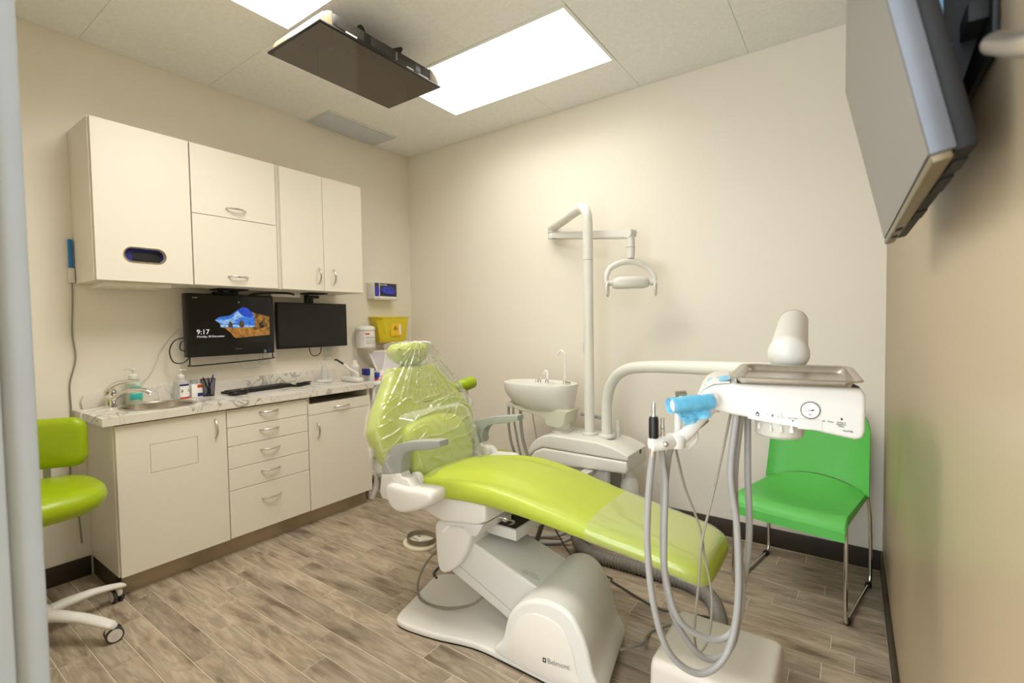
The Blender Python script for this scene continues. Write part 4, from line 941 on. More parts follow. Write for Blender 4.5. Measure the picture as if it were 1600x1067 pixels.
# lamp: a thing of its own, hanging from the arm
a0, a1 = Vector((1.512, -0.050, 1.905)), Vector((2.201, -0.320, 1.800))
OL = thing('operating_lamp', 'white dental operating lamp with loop handles on a thin spring arm', 'lamp', (2.201, -0.32, 1.49))
d = (a1-a0).normalized(); sd = d.cross(Vector((0, 0, 1))).normalized(); uu = sd.cross(d)
bm = NB()
loft(bm, [[c + sd*x + uu*y for x, y in ((-0.014, -h*0.5), (0.014, -h*0.5), (0.014, h*0.5), (-0.014, h*0.5))] for c, h in ((a0, 0.030), (a0+(a1-a0)*0.1, 0.040), (a0+(a1-a0)*0.95, 0.044), (a1, 0.036))])
obj('spring_arm', bm, WPLAS, OL)
obj('arm_rod', cyl(NB(), a0-uu*0.026-d*(-0.02), a1-uu*0.030, 0.004, 8), WPLAS2, OL)
obj('arm_pivot', lt([(0.001, -0.018), (0.026, -0.018), (0.028, -0.012), (0.028, 0.012), (0.026, 0.018), (0.001, 0.018)], (a0.x, a0.y, 1.898), 20), WPLAS, OL)
obj('elbow', cyl(NB(), a1+sd*0.024, a1-sd*0.024, 0.028, 20), WPLAS, OL)
obj('drop_tube', tb([(2.203, -0.321, 1.795), (2.205, -0.321, 1.72), (2.202, -0.322, 1.655)], 0.0225, 16), WPLAS, OL)
obj('tube_ring', cyl(NB(), (2.204, -0.321, 1.715), (2.204, -0.321, 1.719), 0.0235, 20), GREYP, OL)
lc = Vector((2.2, -0.335, 1.51)); lx = Vector((0.82, 0.573, 0)); ly = Vector((-0.573, 0.82, 0))
def LP(u, v, w): return lc + lx*u + ly*v + Vector((0, 0, w))
obj('yoke', tb([LP(-0.140, -0.02, 0.0), LP(-0.136, -0.015, 0.045), LP(-0.11, 0, 0.088), LP(-0.05, 0.005, 0.118), LP(0.005, 0.008, 0.124), LP(0.055, 0.005, 0.116), LP(0.112, 0, 0.080), LP(0.138, -0.015, 0.035), LP(0.142, -0.02, -0.012)], lambda s: 0.012+0.007*math.sin(PI*s), 12), WPLAS, OL)
bm = NB(); rings = []
for zz, sc in ((-0.032, 0.82), (-0.028, 0.93), (-0.012, 1.0), (0.012, 1.0), (0.026, 0.92), (0.034, 0.7)):
    rings.append([LP(u*sc, v*sc, zz - 0.05*u*0) for u, v in smooth2([(-0.095, -0.045), (-0.05, -0.062), (0, -0.066), (0.05, -0.062), (0.10, -0.045), (0.108, 0.0), (0.09, 0.05), (0, 0.062), (-0.085, 0.05), (-0.105, 0)], 3)])
loft(bm, rings); obj('lamp_head', bm, WPLAS, OL, sharp=0.9)
for s in (-1, 1):
    obj('head_pivot', cyl(NB(), LP(s*0.10, -0.015, 0.0), LP(s*0.150, -0.02, -0.004), 0.017, 16), WPLAS, OL)
    obj('loop_handle', tb([LP(s*0.138+0.018*math.cos(2*PI*k/14)*0.55, -0.045+0.02*math.cos(2*PI*k/14), -0.040+0.036*math.sin(2*PI*k/14)) for k in range(14)], 0.0068, 8, 3, closed=True), WPLAS, OL)
obj('lens', pr([(2.2+u, -0.335+v) for u, v in smooth2([(-0.06, -0.04), (0.06, -0.01), (0.06, 0.04), (-0.06, 0.0)], 3)], 'z', 1.4755, 1.4785), mat('lamp_lens', (210, 212, 210), 0.1, noise=0.01), OL)
# spittoon bowl on its neck (part of the unit)
bc = Vector((1.625, YU, 0))
def bowl_ring(z, x0, x1, hw, e=2.4, m=40):
    xc, hl = (x0+x1)/2, (x1-x0)/2; out = []
    for k in range(m):
        a = 2*PI*k/m; c, q = math.cos(a), math.sin(a)
        out.append(Vector((xc+hl*math.copysign(abs(c)**(2/e), c), YU+hw*math.copysign(abs(q)**(2/e), q), z)))
    return out
R = [bowl_ring(0.735, 1.50, 1.84, 0.09), bowl_ring(0.742, 1.475, 1.842, 0.10), bowl_ring(0.770, 1.425, 1.850, 0.122), bowl_ring(0.81, 1.385, 1.858, 0.140), bowl_ring(0.85, 1.362, 1.866, 0.150), bowl_ring(0.893, 1.357, 1.874, 0.154), bowl_ring(0.900, 1.359, 1.873, 0.152), bowl_ring(0.901, 1.372, 1.862, 0.142), bowl_ring(0.890, 1.385, 1.72, 0.128), bowl_ring(0.84, 1.40, 1.70, 0.118), bowl_ring(0.80, 1.47, 1.66, 0.085), bowl_ring(0.79, 1.55, 1.58, 0.02)]
obj('spittoon_bowl', loft(NB(), R), UNITW, DU, sharp=0.9)
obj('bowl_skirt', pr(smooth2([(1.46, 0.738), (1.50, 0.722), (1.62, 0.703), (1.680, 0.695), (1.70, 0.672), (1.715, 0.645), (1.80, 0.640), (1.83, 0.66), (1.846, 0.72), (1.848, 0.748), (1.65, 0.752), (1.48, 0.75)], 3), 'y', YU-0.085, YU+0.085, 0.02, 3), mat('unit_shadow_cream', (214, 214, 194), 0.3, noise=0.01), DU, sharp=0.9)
obj('bowl_neck', cyl(NB(), (1.772, YU, 0.60), (1.772, YU, 0.65), 0.055, 28, 0.055), UNITW, DU)
obj('neck_collar', lt([(0.001, 0.598), (0.066, 0.598), (0.066, 0.612), (0.058, 0.618), (0.001, 0.618)], (1.772, YU, 0), 28), WPLAS2, DU)
obj('rinse_spout', tb([(1.80, YU, 0.90), (1.80, YU, 1.05), (1.797, YU, 1.09), (1.778, YU, 1.108), (1.757, YU, 1.098), (1.75, YU, 1.075)], 0.0058, 10), WHITE, DU)
obj('cup_filler', tb([(1.672, YU, 0.90), (1.672, YU, 0.95), (1.666, YU, 0.972), (1.652, YU, 0.973), (1.645, YU, 0.955)], 0.0065, 10), WHITE, DU)
for xx, r in ((1.80, 0.012), (1.672, 0.012), (1.615, 0.012), (1.595, 0.009)): obj('chrome_base', lt([(0.001, 0), (r, 0), (r*0.9, 0.016), (r*0.6, 0.024), (0.001, 0.024)], (xx, YU-0.005, 0.900 if xx > 1.63 else 0.899), 14), CHROME, DU)
obj('chrome_knob', cyl(NB(), (1.825, YU-0.03, 0.912), (1.852, YU-0.03, 0.912), 0.009, 12), CHROME, DU)
# holder rail and suction hoses under the bowl
obj('suction_bracket', pr([(1.375, 0.745), (1.40, 0.765), (1.47, 0.750), (1.47, 0.735), (1.39, 0.727)], 'y', YU-0.06, YU+0.02, 0.006), WPLAS2, DU)
for i, (pts, r, lb, hr) in enumerate(((([1.392, 0.755], [1.390, 0.69], [1.388, 0.62], [1.397, 0.54], [1.418, 0.46], [1.46, 0.36], [1.60, 0.27], [1.80, 0.25]), 0.009, 'grey suction hose hanging below the spittoon bowl, nearest the chair headrest', 0.010), (([1.428, 0.755], [1.430, 0.66], [1.448, 0.56], [1.472, 0.45], [1.52, 0.35], [1.65, 0.30], [1.80, 0.28]), 0.0075, 'grey hose hanging below the bowl between the two suction tips', 0.0085), (([1.490, 0.742], [1.486, 0.68], [1.492, 0.58], [1.512, 0.49], [1.545, 0.42], [1.63, 0.36], [1.80, 0.33]), 0.011, 'thicker grey suction hose hanging below the middle of the bowl', 0.013))):
    yy = YU-0.04
    t = thing('suction_hose', lb, 'hose', (pts[0][0], yy, pts[0][1]), 'suction hoses under the spittoon bowl')
    obj('hose', tb([(u, yy+(0.0 if k < 5 else 0.02*(k-4)), v) for k, (u, v) in enumerate(pts)], r, 12), HOSE, t)
    obj('metal_tip', cyl(NB(), (pts[0][0], yy, pts[0][1]), (pts[1][0], yy, pts[1][1]), hr, 14, hr*0.8), STEEL, t)
cord('cable', 'thin grey tube hanging from the bowl towards the unit', [(1.565, YU-0.02, 0.730), (1.575, YU-0.02, 0.65), (1.592, YU-0.02, 0.56), (1.60, YU-0.02, 0.47), (1.64, YU-0.02, 0.42)], 0.003, CABLE)
# bottle under the right end of the unit
t = thing('water_bottle', 'white water bottle screwed under the end of the dental unit', 'bottle', (2.235, -0.42, 0.22))
obj('neck', cyl(NB(), (2.225, -0.42, 0.39), (2.225, -0.42, 0.447), 0.026, 20, 0.03), WPLAS, t)
obj('bottle_body', lt([(0.001, 0.20), (0.045, 0.20), (0.050, 0.21), (0.050, 0.34), (0.042, 0.375), (0.026, 0.392), (0.001, 0.392)], (2.225, -0.42, 0), 28), mat('frosted_bottle', (226, 224, 216), 0.3, noise=0.01), t)
# assistant arm seen behind: rail between bowl and pole
obj('rail', tb([(1.86, -0.30, 0.70), (1.95, -0.30, 0.695), (2.03, -0.30, 0.685), (2.06, -0.31, 0.68)], 0.011, 10), GREYP, DU)
obj('rail_post', cyl(NB(), (2.115, -0.32, 0.59), (2.115, -0.32, 0.69), 0.014, 14), UNITW, DU)
obj('rail_hook', tb([(2.045, -0.31, 0.675), (2.05, -0.315, 0.655), (2.06, -0.32, 0.64)], 0.004, 8), STEEL, DU)

# delivery arm: big bent tube
obj('arm_collar', lt([(0.001, 0.600), (0.050, 0.600), (0.050, 0.612), (0.036, 0.622), (0.001, 0.622)], (2.078, YU, 0), 24), WPLAS2, DU)
obj('delivery_arm', tb([(2.078, YU, 0.60), (2.079, YU, 0.76), (2.088, -0.406, 0.835), (2.118, -0.427, 0.915), (2.18, -0.470, 0.982), (2.262, -0.527, 1.023), (2.37, -0.603, 1.046), (2.53, -0.714, 1.063), (2.74, -0.863, 1.079), (2.92, -0.990, 1.090), (3.085, -1.105, 1.10)], 0.0305, 22, 7), UNITW, DU, sharp=1.0)
obj('arm_riser', cyl(NB(), (3.088, -1.085, 1.065), (3.088, -1.085, 1.262), 0.036, 22), UNITW, DU)
obj('balance_arm', tb([(3.089, -1.035, 1.272), (3.096, -1.15, 1.252), (3.106, -1.32, 1.221), (3.116, -1.49, 1.190)], lambda s: 0.046+0.002*s, 28, 2), WPLAS, DU, sharp=1.0)
obj('arm_tip_ring', cyl(NB(), (3.0886, -1.030, 1.273), (3.0892, -1.037, 1.2718), 0.0468, 28), GREYP, DU)
bm = NB(); bmesh.ops.create_uvsphere(bm, u_segments=24, v_segments=14, radius=0.052); bmesh.ops.translate(bm, verts=bm.verts[:], vec=(3.117, -1.495, 1.189))
obj('ball_joint', bm, WPLAS, DU, sharp=1.2)

# ================================================================== DELIVERY HEAD (instrument console)
MC = Matrix.Translation((3.13, -1.82, 1.0)) @ Matrix.Rotation(math.radians(11.165), 4, 'Z')
IC = thing('instrument_console', 'white dental instrument console with a pressure gauge on its front', 'instrument console', M=MC)
face = [(-0.170, 0.104), (-0.160, 0.084), (-0.140, 0.074), (-0.094, 0.065), (-0.045, 0.058), (0.04, 0.046), (0.10, 0.034), (0.142, 0.0265), (0.155, 0.031), (0.160, 0.046), (0.160, 0.122), (0.152, 0.1365), (0.13, 0.138), (-0.10, 0.138), (-0.135, 0.133), (-0.158, 0.121)]
obj('shell', pr(face, 'y', 0.0, 0.30, 0.010, 3), WPLAS, IC, sharp=0.7)
obj('rear_neck', bx(0.00, 0.105, 0.295, 0.39, 0.085, 0.136, 0.008), WPLAS, IC)
obj('post', cyl(NB(), (0.050, 0.338, 0.130), (0.050, 0.330, 0.185), 0.030, 20), WPLAS, IC)
obj('side_lid', pr([(-0.166, 0.103), (-0.155, 0.122), (-0.135, 0.1345), (-0.10, 0.139), (-0.10, 0.141), (-0.137, 0.137), (-0.159, 0.125), (-0.171, 0.105)], 'y', 0.004, 0.29, 0.0012), WPLAS, IC)
obj('tray_base', bx(-0.085, 0.150, 0.012, 0.27, 0.1372, 0.1392), mat('dark_tray_mat', (52, 46, 38), 0.6, noise=0.1), IC)
bm = NB(); prism(bm, [(-0.062, 0.060), (0.036, 0.047), (0.036, 0.0715), (-0.062, 0.0845)], 'y', -0.0012, 0.002); obj('label_plate', bm, WHITE, IC)
bm = lt([(0.001, 0.004), (0.0185, 0.004), (0.0185, -0.004), (0.0174, -0.0045), (0.0170, -0.003), (0.001, -0.003)], (0.059, 0.0, 0.086), 36, 'y')
g = obj('gauge_rim', bm, mat('dark_chrome', (70, 68, 64), 0.2, metal=0.9, noise=0.03), IC)
bm = lt([(0.001, -0.0031), (0.0168, -0.0031), (0.0168, -0.0034), (0.001, -0.0034)], (0.059, 0.0, 0.086), 36, 'y')
gf = obj('gauge_face', bm, WHITE, IC)
def FC(x, z, y=-0.0036): return frame((x, y, z), (1, 0, -0.06), (0, -1, 0))
bm = NB()
for k in range(19):
    a = math.radians(225-270*k/18); r0 = 0.0125 if k % 3 else 0.0115
    p = Vector((0.059+r0*math.cos(a), 0, 0.086+r0*math.sin(a))); q = Vector((0.059+0.0142*math.cos(a), 0, 0.086+0.0142*math.sin(a)))
    dd = (q-p).normalized().cross(Vector((0, 1, 0)))*0.00035
    bm.faces.new([bm.verts.new(v+Vector((0, -0.0036, 0))) for v in (p-dd, q-dd, q+dd, p+dd)])
obj('gauge_ticks', bm, INK, gf)
bm = pr([(0.0445, 0.0845), (0.060, 0.0865), (0.066, 0.0890), (0.065, 0.0845), (0.060, 0.0850)], 'y', -0.0042, -0.0036); obj('needle', bm, INK, gf)
text('gauge_text', 'psi', 0.0055, INK, gf, FC(0.059, 0.0765), 'CENTER')
text('gauge_text', 'bar', 0.0035, RED, gf, FC(0.059, 0.0735), 'CENTER')
obj('gauge_bracket', bx(0.036, 0.082, -0.001, 0.004, 0.043, 0.0665, 0.0008, 1), WPLAS2, IC)
text('label_text', 'FLUSH', 0.0052, INK, IC, FC(0.003, 0.0655, -0.0014), 'CENTER')
text('label_text', 'Purge', 0.0040, GREYINK, IC, FC(0.003, 0.0722, -0.0014), 'CENTER')
text('label_text', 'MASTER', 0.0052, INK, IC, FC(0.026, 0.0640, -0.0014), 'CENTER')
text('label_text', 'Air   Mono', 0.0046, INK, IC, FC(0.092, 0.0620, -0.0006), 'CENTER')
text('label_text', 'Syringe &\nHandpiece\nWater', 0.0042, INK, IC, FC(0.116, 0.0615, -0.0006), 'CENTER')
text('label_text', 'WATER', 0.0055, INK, IC, FC(0.128, 0.0430, -0.0006), 'CENTER')
bm = pr([(-0.047, 0.0675), (-0.0395, 0.0665), (-0.0395, 0.0730), (-0.0415, 0.0745), (-0.0415, 0.0760), (-0.0450, 0.0763), (-0.0450, 0.0748), (-0.047, 0.0737)], 'y', -0.0019, -0.0012); obj('bottle_symbol', bm, INK, IC)
bm = pr([(-0.0453, 0.069), (-0.0412, 0.0685), (-0.0412, 0.0718), (-0.0453, 0.0723)], 'y', -0.0023, -0.0019); obj('bottle_symbol', bm, WHITE, IC)
bm = NB(); prism(bm, [(-0.024, 0.0690), (-0.0232, 0.0690), (-0.0232, 0.0735), (-0.021, 0.0735), (-0.021, 0.0741), (-0.024, 0.0741)], 'y', -0.0019, -0.0012); prism(bm, [(-0.0165, 0.0675), (-0.0105, 0.0668), (-0.0125, 0.0735), (-0.0140, 0.0735)], 'y', -0.0019, -0.0012); obj('syringe_symbol', bm, GREYINK, IC)
bm = pr([(0.115, 0.0680), (0.118, 0.0678), (0.1185, 0.0705), (0.1165, 0.0735), (0.1145, 0.0705)], 'y', -0.0012, -0.0004); obj('drop_symbol', bm, INK, IC)
bm = lt([(0.001, -0.0014), (0.0022, -0.0014), (0.0022, -0.0016), (0.001, -0.0016)], (0.0265, 0, 0.0605), 14, 'y'); obj('dial_mark', bm, GREYINK, IC)
# round control block under the console, with four small toggles
obj('control_block', lt([(0.001, 0.014), (0.044, 0.014), (0.050, 0.020), (0.051, 0.060), (0.001, 0.061)], (0.005, 0.055, 0), 32), mat('warm_grey_block', (196, 190, 176), 0.4, noise=0.01), IC)
for k, xx in enumerate((-0.038, -0.016, 0.004, 0.025)):
    yy = 0.055-math.sqrt(0.051**2-(xx-0.005)**2)
    obj('toggle', cyl(NB(), (xx, yy-0.003, 0.033-0.1*(xx-0.005)*0.2), (xx, yy-0.002, 0.047), 0.0042, 10, 0.0022), WHITE if k == 3 else WPLAS2, IC)
obj('hose_fitting', cyl(NB(), (-0.130, 0.05, 0.062), (-0.130, 0.05, 0.080), 0.007, 12), STEEL, IC)
# handle bar reaching forward and to the left, wrapped in blue film
IH = lambda *p: MC.inverted() @ Vector(p)
obj('handle_bar', cyl(NB(), IH(2.937, -1.950, 1.0953), IH(3.005, -1.862, 1.0985), 0.0145, 18), WPLAS, IC)
# instrument holder: rail and two short fingers
hold = [IH(2.884, -1.950, 1.000), IH(2.905, -1.928, 1.001), IH(2.922, -1.893, 1.002), IH(2.945, -1.868, 1.020), IH(2.972, -1.848, 1.058), IH(2.998, -1.83, 1.086)]
obj('holder_arm', tb(hold, lambda s: 0.017-0.003*s, 16, 6), WPLAS, IC)
bm = NB(); bmesh.ops.create_uvsphere(bm, u_segments=16, v_segments=10, radius=0.007); bmesh.ops.translate(bm, verts=bm.verts[:], vec=IH(2.916, -1.943, 1.004)); obj('holder_knob', bm, CHROME, IC)
obj('holder_block', lt([(0.001, -0.014), (0.022, -0.014), (0.024, -0.008), (0.024, 0.010), (0.018, 0.016), (0.001, 0.016)], IH(2.921, -1.888, 1.000), 18), WPLAS, IC)
obj('hook_loop', tb([IH(2.926, -1.872, 0.980), IH(2.944, -1.856, 0.981), IH(2.957, -1.846, 0.997), IH(2.958, -1.845, 1.018), IH(2.948, -1.852, 1.028)], 0.0048, 10), WPLAS2, IC)
for a, b, r in (((2.945, -1.848, 1.018), (2.960, -1.835, 1.032), 0.008), ((2.958, -1.838, 1.034), (2.974, -1.824, 1.050), 0.012)): obj('metal_fitting', cyl(NB(), IH(*a), IH(*b), r, 14), STEEL, IC)

# steel tray on the console
MT2 = MC @ Matrix.Translation((0.038, 0.110, 0.1394)) @ Matrix.Rotation(math.radians(-7), 4, 'Z') @ Matrix.Rotation(math.radians(1.2), 4, 'X')
def rr_ring(hx, hy, r, z, n=6):
    out = []
    for sx, sy, a0_ in ((1, 1, 0), (-1, 1, 90), (-1, -1, 180), (1, -1, 270)):
        for k in range(n+1):
            a = math.radians(a0_+90*k/n); out.append(Vector((sx*(hx-r)+r*math.cos(a), sy*(hy-r)+r*math.sin(a), z)))
    return out
t = thing('instrument_tray', 'empty shiny steel tray on top of the instrument console', 'tray', M=MT2)
obj('dish', loft(NB(), [rr_ring(0.095, 0.115, 0.012, 0.0022), rr_ring(0.106, 0.128, 0.02, 0.004), rr_ring(0.113, 0.138, 0.026, 0.017), rr_ring(0.123, 0.148, 0.03, 0.0195), rr_ring(0.127, 0.152, 0.031, 0.0175), rr_ring(0.1275, 0.1525, 0.031, 0.0190), rr_ring(0.1235, 0.1485, 0.031, 0.0210), rr_ring(0.112, 0.137, 0.026, 0.0185), rr_ring(0.103, 0.125, 0.02, 0.0055), rr_ring(0.090, 0.110, 0.012, 0.0040)]), STEEL, t, sharp=0.7)
# blue barrier film
def sheet(bm, quad, nu=14, nv=10, amp=0.004, seed=0.0):
    a, b, c, d = [Vector(p) for p in quad]; g = []
    nrm = (b-a).cross(d-a).normalized()
    for j in range(nv+1):
        v = j/nv; row = []
        for i in range(nu+1):
            u = i/nu; p = (a*(1-u)+b*u)*(1-v)+(d*(1-u)+c*u)*v
            row.append(bm.verts.new(p+nrm*amp*MN.noise(Vector((u*4+seed, v*4, seed)))*2))
        g.append(row)
    for r0, r1 in zip(g, g[1:]):
        for i in range(nu): bm.faces.new((r0[i], r0[i+1], r1[i+1], r1[i]))
t = thing('blue_barrier_film', 'blue protective film wrapped round the console handle with a loose hanging end', 'protective film', (2.96, -1.92, 1.06))
ax0, ax1 = Vector((2.930, -1.957, 1.0950)), Vector((2.998, -1.871, 1.0983))
bm = NB(); dd = (ax1-ax0).normalized(); s1 = dd.cross(Vector((0, 0, 1))).normalized(); s2 = s1.cross(dd); rings = []
for i in range(13):
    c_ = ax0.lerp(ax1, i/12); rings.append([c_+(s1*math.cos(2*PI*k/26)+s2*math.sin(2*PI*k/26))*(0.0178+0.0022*MN.noise(Vector((k*0.5, i*0.5, 2)))) for k in range(26)])
loft(bm, rings, caps=False)
obj('wrap', bm, BLUEF, t, sharp=1.5)
bm = NB(); sheet(bm, [(2.936, -1.943, 1.080), (2.996, -1.868, 1.086), (3.000, -1.885, 1.063), (2.953, -1.930, 1.058)], seed=3.0); sheet(bm, [(2.946, -1.940, 1.082), (2.992, -1.876, 1.084), (2.972, -1.900, 1.050), (2.952, -1.925, 1.046)], seed=8.0)
obj('loose_end', bm, BLUEF, t, sharp=1.5)
bm = NB(); sheet(bm, [tuple(MC @ Vector(p)) for p in ((-0.155, 0.02, 0.1262), (-0.150, 0.13, 0.132), (-0.095, 0.13, 0.147), (-0.10, 0.02, 0.1465))], amp=0.002, seed=5.0)
o = obj('blue_film_strip', bm, BLUEF, None, sharp=1.5, origin=(3.0, -1.80, 1.135)); tag(o, 'strip of blue protective film on the left shoulder of the instrument console', 'protective film')

# ================================================================== HANDPIECES WITH HOSES
t = thing('dental_handpiece', 'black handpiece motor standing in the instrument holder with a long looping hose', 'handpiece', (2.887, -1.944, 1.015), 'handpieces on the instrument console')
obj('body', lt([(0.001, 1.014), (0.0105, 1.014), (0.0115, 1.02), (0.0112, 1.058), (0.0095, 1.064), (0.001, 1.065)], (2.8885, -1.943, 0), 20), BLACK, t)
obj('metal_tip', lt([(0.001, 1.065), (0.0062, 1.065), (0.0042, 1.070), (0.0040, 1.076), (0.0046, 1.078), (0.0046, 1.094), (0.003, 1.097), (0.001, 1.097)], (2.8885, -1.943, 0), 16), STEEL, t)
obj('ferrule', cyl(NB(), (2.886, -1.947, 0.966), (2.887, -1.945, 0.990), 0.0075, 14), mat('tan_ferrule', (176, 160, 142), 0.35, metal=0.5, noise=0.02), t)
obj('hose', tb([(2.886, -1.947, 0.973), (2.879, -1.955, 0.873), (2.879, -1.961, 0.754), (2.893, -1.957, 0.621), (2.923, -1.941, 0.516), (2.979, -1.904, 0.468), (3.028, -1.867, 0.507), (3.050, -1.846, 0.618), (3.048, -1.839, 0.795), (3.034, -1.843, 0.929), (3.041, -1.815, 1.062)], 0.0076, 14, 8), HOSE, t)
t = thing('dental_handpiece', 'slim ridged metal handpiece behind the black motor with a looping hose', 'handpiece', (2.899, -1.912, 1.012), 'handpieces on the instrument console')
obj('body', lt([(0.001, 1.010), (0.008, 1.010), (0.006, 1.018), (0.0055, 1.024), (0.0066, 1.027), (0.0052, 1.030), (0.0064, 1.034), (0.0050, 1.038), (0.0042, 1.046), (0.0048, 1.049), (0.0048, 1.057), (0.001, 1.058)], (2.899, -1.912, 0), 16), STEEL, t)
obj('hose', tb([(2.897, -1.914, 0.995), (2.900, -1.912, 0.95), (2.905, -1.911, 0.895), (2.904, -1.917, 0.789), (2.907, -1.919, 0.684), (2.936, -1.904, 0.578), (2.998, -1.863, 0.533), (3.038, -1.833, 0.553), (3.056, -1.818, 0.636), (3.044, -1.819, 0.787), (3.038, -1.812, 0.922), (3.047, -1.785, 1.060)], 0.0074, 14, 8), HOSE, t)
t = thing('dental_handpiece', 'white syringe handpiece with a steel head rising behind the blue film', 'handpiece', (2.925, -1.865, 1.03), 'handpieces on the instrument console')
obj('body', tb([(2.921, -1.868, 1.012), (2.922, -1.866, 1.06), (2.925, -1.863, 1.095)], lambda s: 0.0085, 14), WPLAS, t)
obj('head', cyl(NB(), (2.918, -1.868, 1.108), (2.937, -1.855, 1.108), 0.0085, 14), STEEL, t)
obj('collar', cyl(NB(), (2.925, -1.863, 1.094), (2.926, -1.862, 1.106), 0.008, 14, 0.010), WPLAS2, t)
obj('hose', tb([(2.912, -1.880, 0.990), (2.903, -1.885, 0.95), (2.896, -1.896, 0.842), (2.897, -1.901, 0.704), (2.917, -1.893, 0.581), (2.959, -1.867, 0.496), (2.997, -1.841, 0.472), (3.034, -1.813, 0.509), (3.050, -1.797, 0.624), (3.064, -1.782, 0.762), (3.060, -1.777, 0.916), (3.056, -1.756, 1.056)], 0.0076, 14, 8), HOSE, t)
cord('thin_hose', 'thin grey tube crossing itself in a narrow loop below the instrument console', [(2.910, -1.855, 0.985), (2.928, -1.834, 0.877), (2.958, -1.818, 0.782), (2.970, -1.813, 0.703), (2.985, -1.807, 0.608), (2.981, -1.814, 0.514), (2.963, -1.829, 0.470), (2.952, -1.838, 0.514), (2.961, -1.829, 0.656), (2.967, -1.823, 0.75), (2.990, -1.797, 0.876), (3.020, -1.768, 1.055)], 0.0030, mat('olive_grey_tube', (140, 136, 118), 0.45, noise=0.02), 'hose', 10, 8)

# ================================================================== FLOOR: junction box, conduit, foot control, cables
t = thing('floor_box', 'white plastic utility cover box on the floor under the hanging hoses', 'floor box', (2.91, -1.385, 0))
bm = NB(); loft(bm, [rr_ring(0.178, 0.172, 0.022, 0.0), rr_ring(0.174, 0.168, 0.022, 0.17), rr_ring(0.171, 0.165, 0.022, 0.188), rr_ring(0.164, 0.158, 0.02, 0.197), rr_ring(0.152, 0.146, 0.016, 0.200), rr_ring(0.06, 0.06, 0.012, 0.200)])
bmesh.ops.translate(bm, verts=bm.verts[:], vec=(2.912, -1.388, 0.0003))
obj('cover', bm, mat('ivory_box_plastic', (212, 204, 191), 0.4, noise=0.01), t, sharp=0.7)
cpts = [(1.985, -0.52, 0.30), (1.975, -0.56, 0.22), (1.985, -0.62, 0.12), (2.03, -0.68, 0.055), (2.14, -0.72, 0.036), (2.35, -0.72, 0.036), (2.52, -0.72, 0.036), (2.66, -0.735, 0.036), (2.755, -0.80, 0.036), (2.815, -0.93, 0.036), (2.845, -1.06, 0.045), (2.86, -1.20, 0.07)]
CP = catmull(cpts, 60); L = 0; bm = NB(); rings = []; up = None
dist = [0.0]
for a, b in zip(CP, CP[1:]): dist.append(dist[-1]+(b-a).length)
step = 0.0044; q = 0; kk = 0; samples = []
while q < dist[-1]:
    while dist[kk+1] < q: kk += 1
    f = (q-dist[kk])/(dist[kk+1]-dist[kk]); samples.append(CP[kk].lerp(CP[kk+1], f)); q += step
for i, p in enumerate(samples):
    tt = (samples[min(i+1, len(samples)-1)]-samples[max(i-1, 0)]).normalized()
    if up is None: up = tt.orthogonal().normalized()
    up = (up-tt*up.dot(tt)).normalized(); s_ = tt.cross(up)
    r = 0.0345 if i % 4 < 2 else 0.0270
    rings.append([p+(up*math.cos(2*PI*k/16)+s_*math.sin(2*PI*k/16))*r for k in range(16)])
loft(bm, rings)
o = obj('corrugated_hose', bm, COND, None, sharp=3.0, origin=(2.14, -0.72, 0)); tag(o, 'thick grey corrugated hose on the floor from the dental unit to the floor box', 'hose')
t = thing('foot_control', 'round metal ring foot pedal with a white base on the floor by the cabinets', 'foot pedal', (1.21, -1.10, 0))
obj('base', pr([(1.21+0.105*math.cos(2*PI*k/32), -1.10+0.085*math.sin(2*PI*k/32)) for k in range(32)], 'z', 0.0, 0.016, 0.004), mat('ivory_pedal', (226, 216, 190), 0.4, noise=0.01), t)
bm = NB(); loft(bm, [[Vector((1.215+r*math.cos(2*PI*k/36), -1.09+r*0.82*math.sin(2*PI*k/36), z)) for k in range(36)] for r, z in ((0.092, 0.022), (0.092, 0.050), (0.086, 0.050), (0.086, 0.022), (0.092, 0.022))], caps=False)
bmesh.ops.remove_doubles(bm, verts=bm.verts[:], dist=1e-5)
obj('ring', bm, mat('dull_metal_ring', (150, 142, 126), 0.35, metal=0.8, noise=0.05), t)
bm = NB()
for k in range(3):
    a = 2*PI*k/3+0.4; box(bm, 1.215+0.07*math.cos(a)-0.006, 1.215+0.07*math.cos(a)+0.006, -1.09+0.06*math.sin(a)-0.006, -1.09+0.06*math.sin(a)+0.006, 0.016, 0.024)
obj('ring_feet', bm, GREYP, t)
for k in range(3):
    a = 2*PI*k/3+0.9; c0, s0 = math.cos(a), math.sin(a)
    obj('spoke', pr([(1.215+0.012*s0, -1.09-0.012*c0), (1.215+0.075*c0+0.008*s0, -1.09+0.061*s0-0.008*c0), (1.215+0.075*c0-0.008*s0, -1.09+0.061*s0+0.008*c0), (1.215-0.012*s0, -1.09+0.012*c0)], 'z', 0.018, 0.028, 0.002), WPLAS, t)
FL = 0.0055
cord('cable', 'grey cable arching from the lift arm round the left of the chair base', [(1.80, -1.32, 0.30), (1.66, -1.31, 0.22), (1.55, -1.35, 0.12), (1.56, -1.44, 0.055), (1.66, -1.53, 0.037), (1.80, -1.535, 0.040), (1.93, -1.50, 0.075), (2.00, -1.47, 0.13)], 0.0058, mat('olive_cable', (128, 122, 104), 0.45, noise=0.02), seg=10)
cord('cable', 'black cable behind the base plate of the dental chair', [(1.80, -1.25, 0.25), (1.66, -1.22, 0.16), (1.54, -1.22, 0.05), (1.50, -1.25, FL), (1.53, -1.31, 0.012), (1.60, -1.36, 0.036)], 0.005, BLACK)
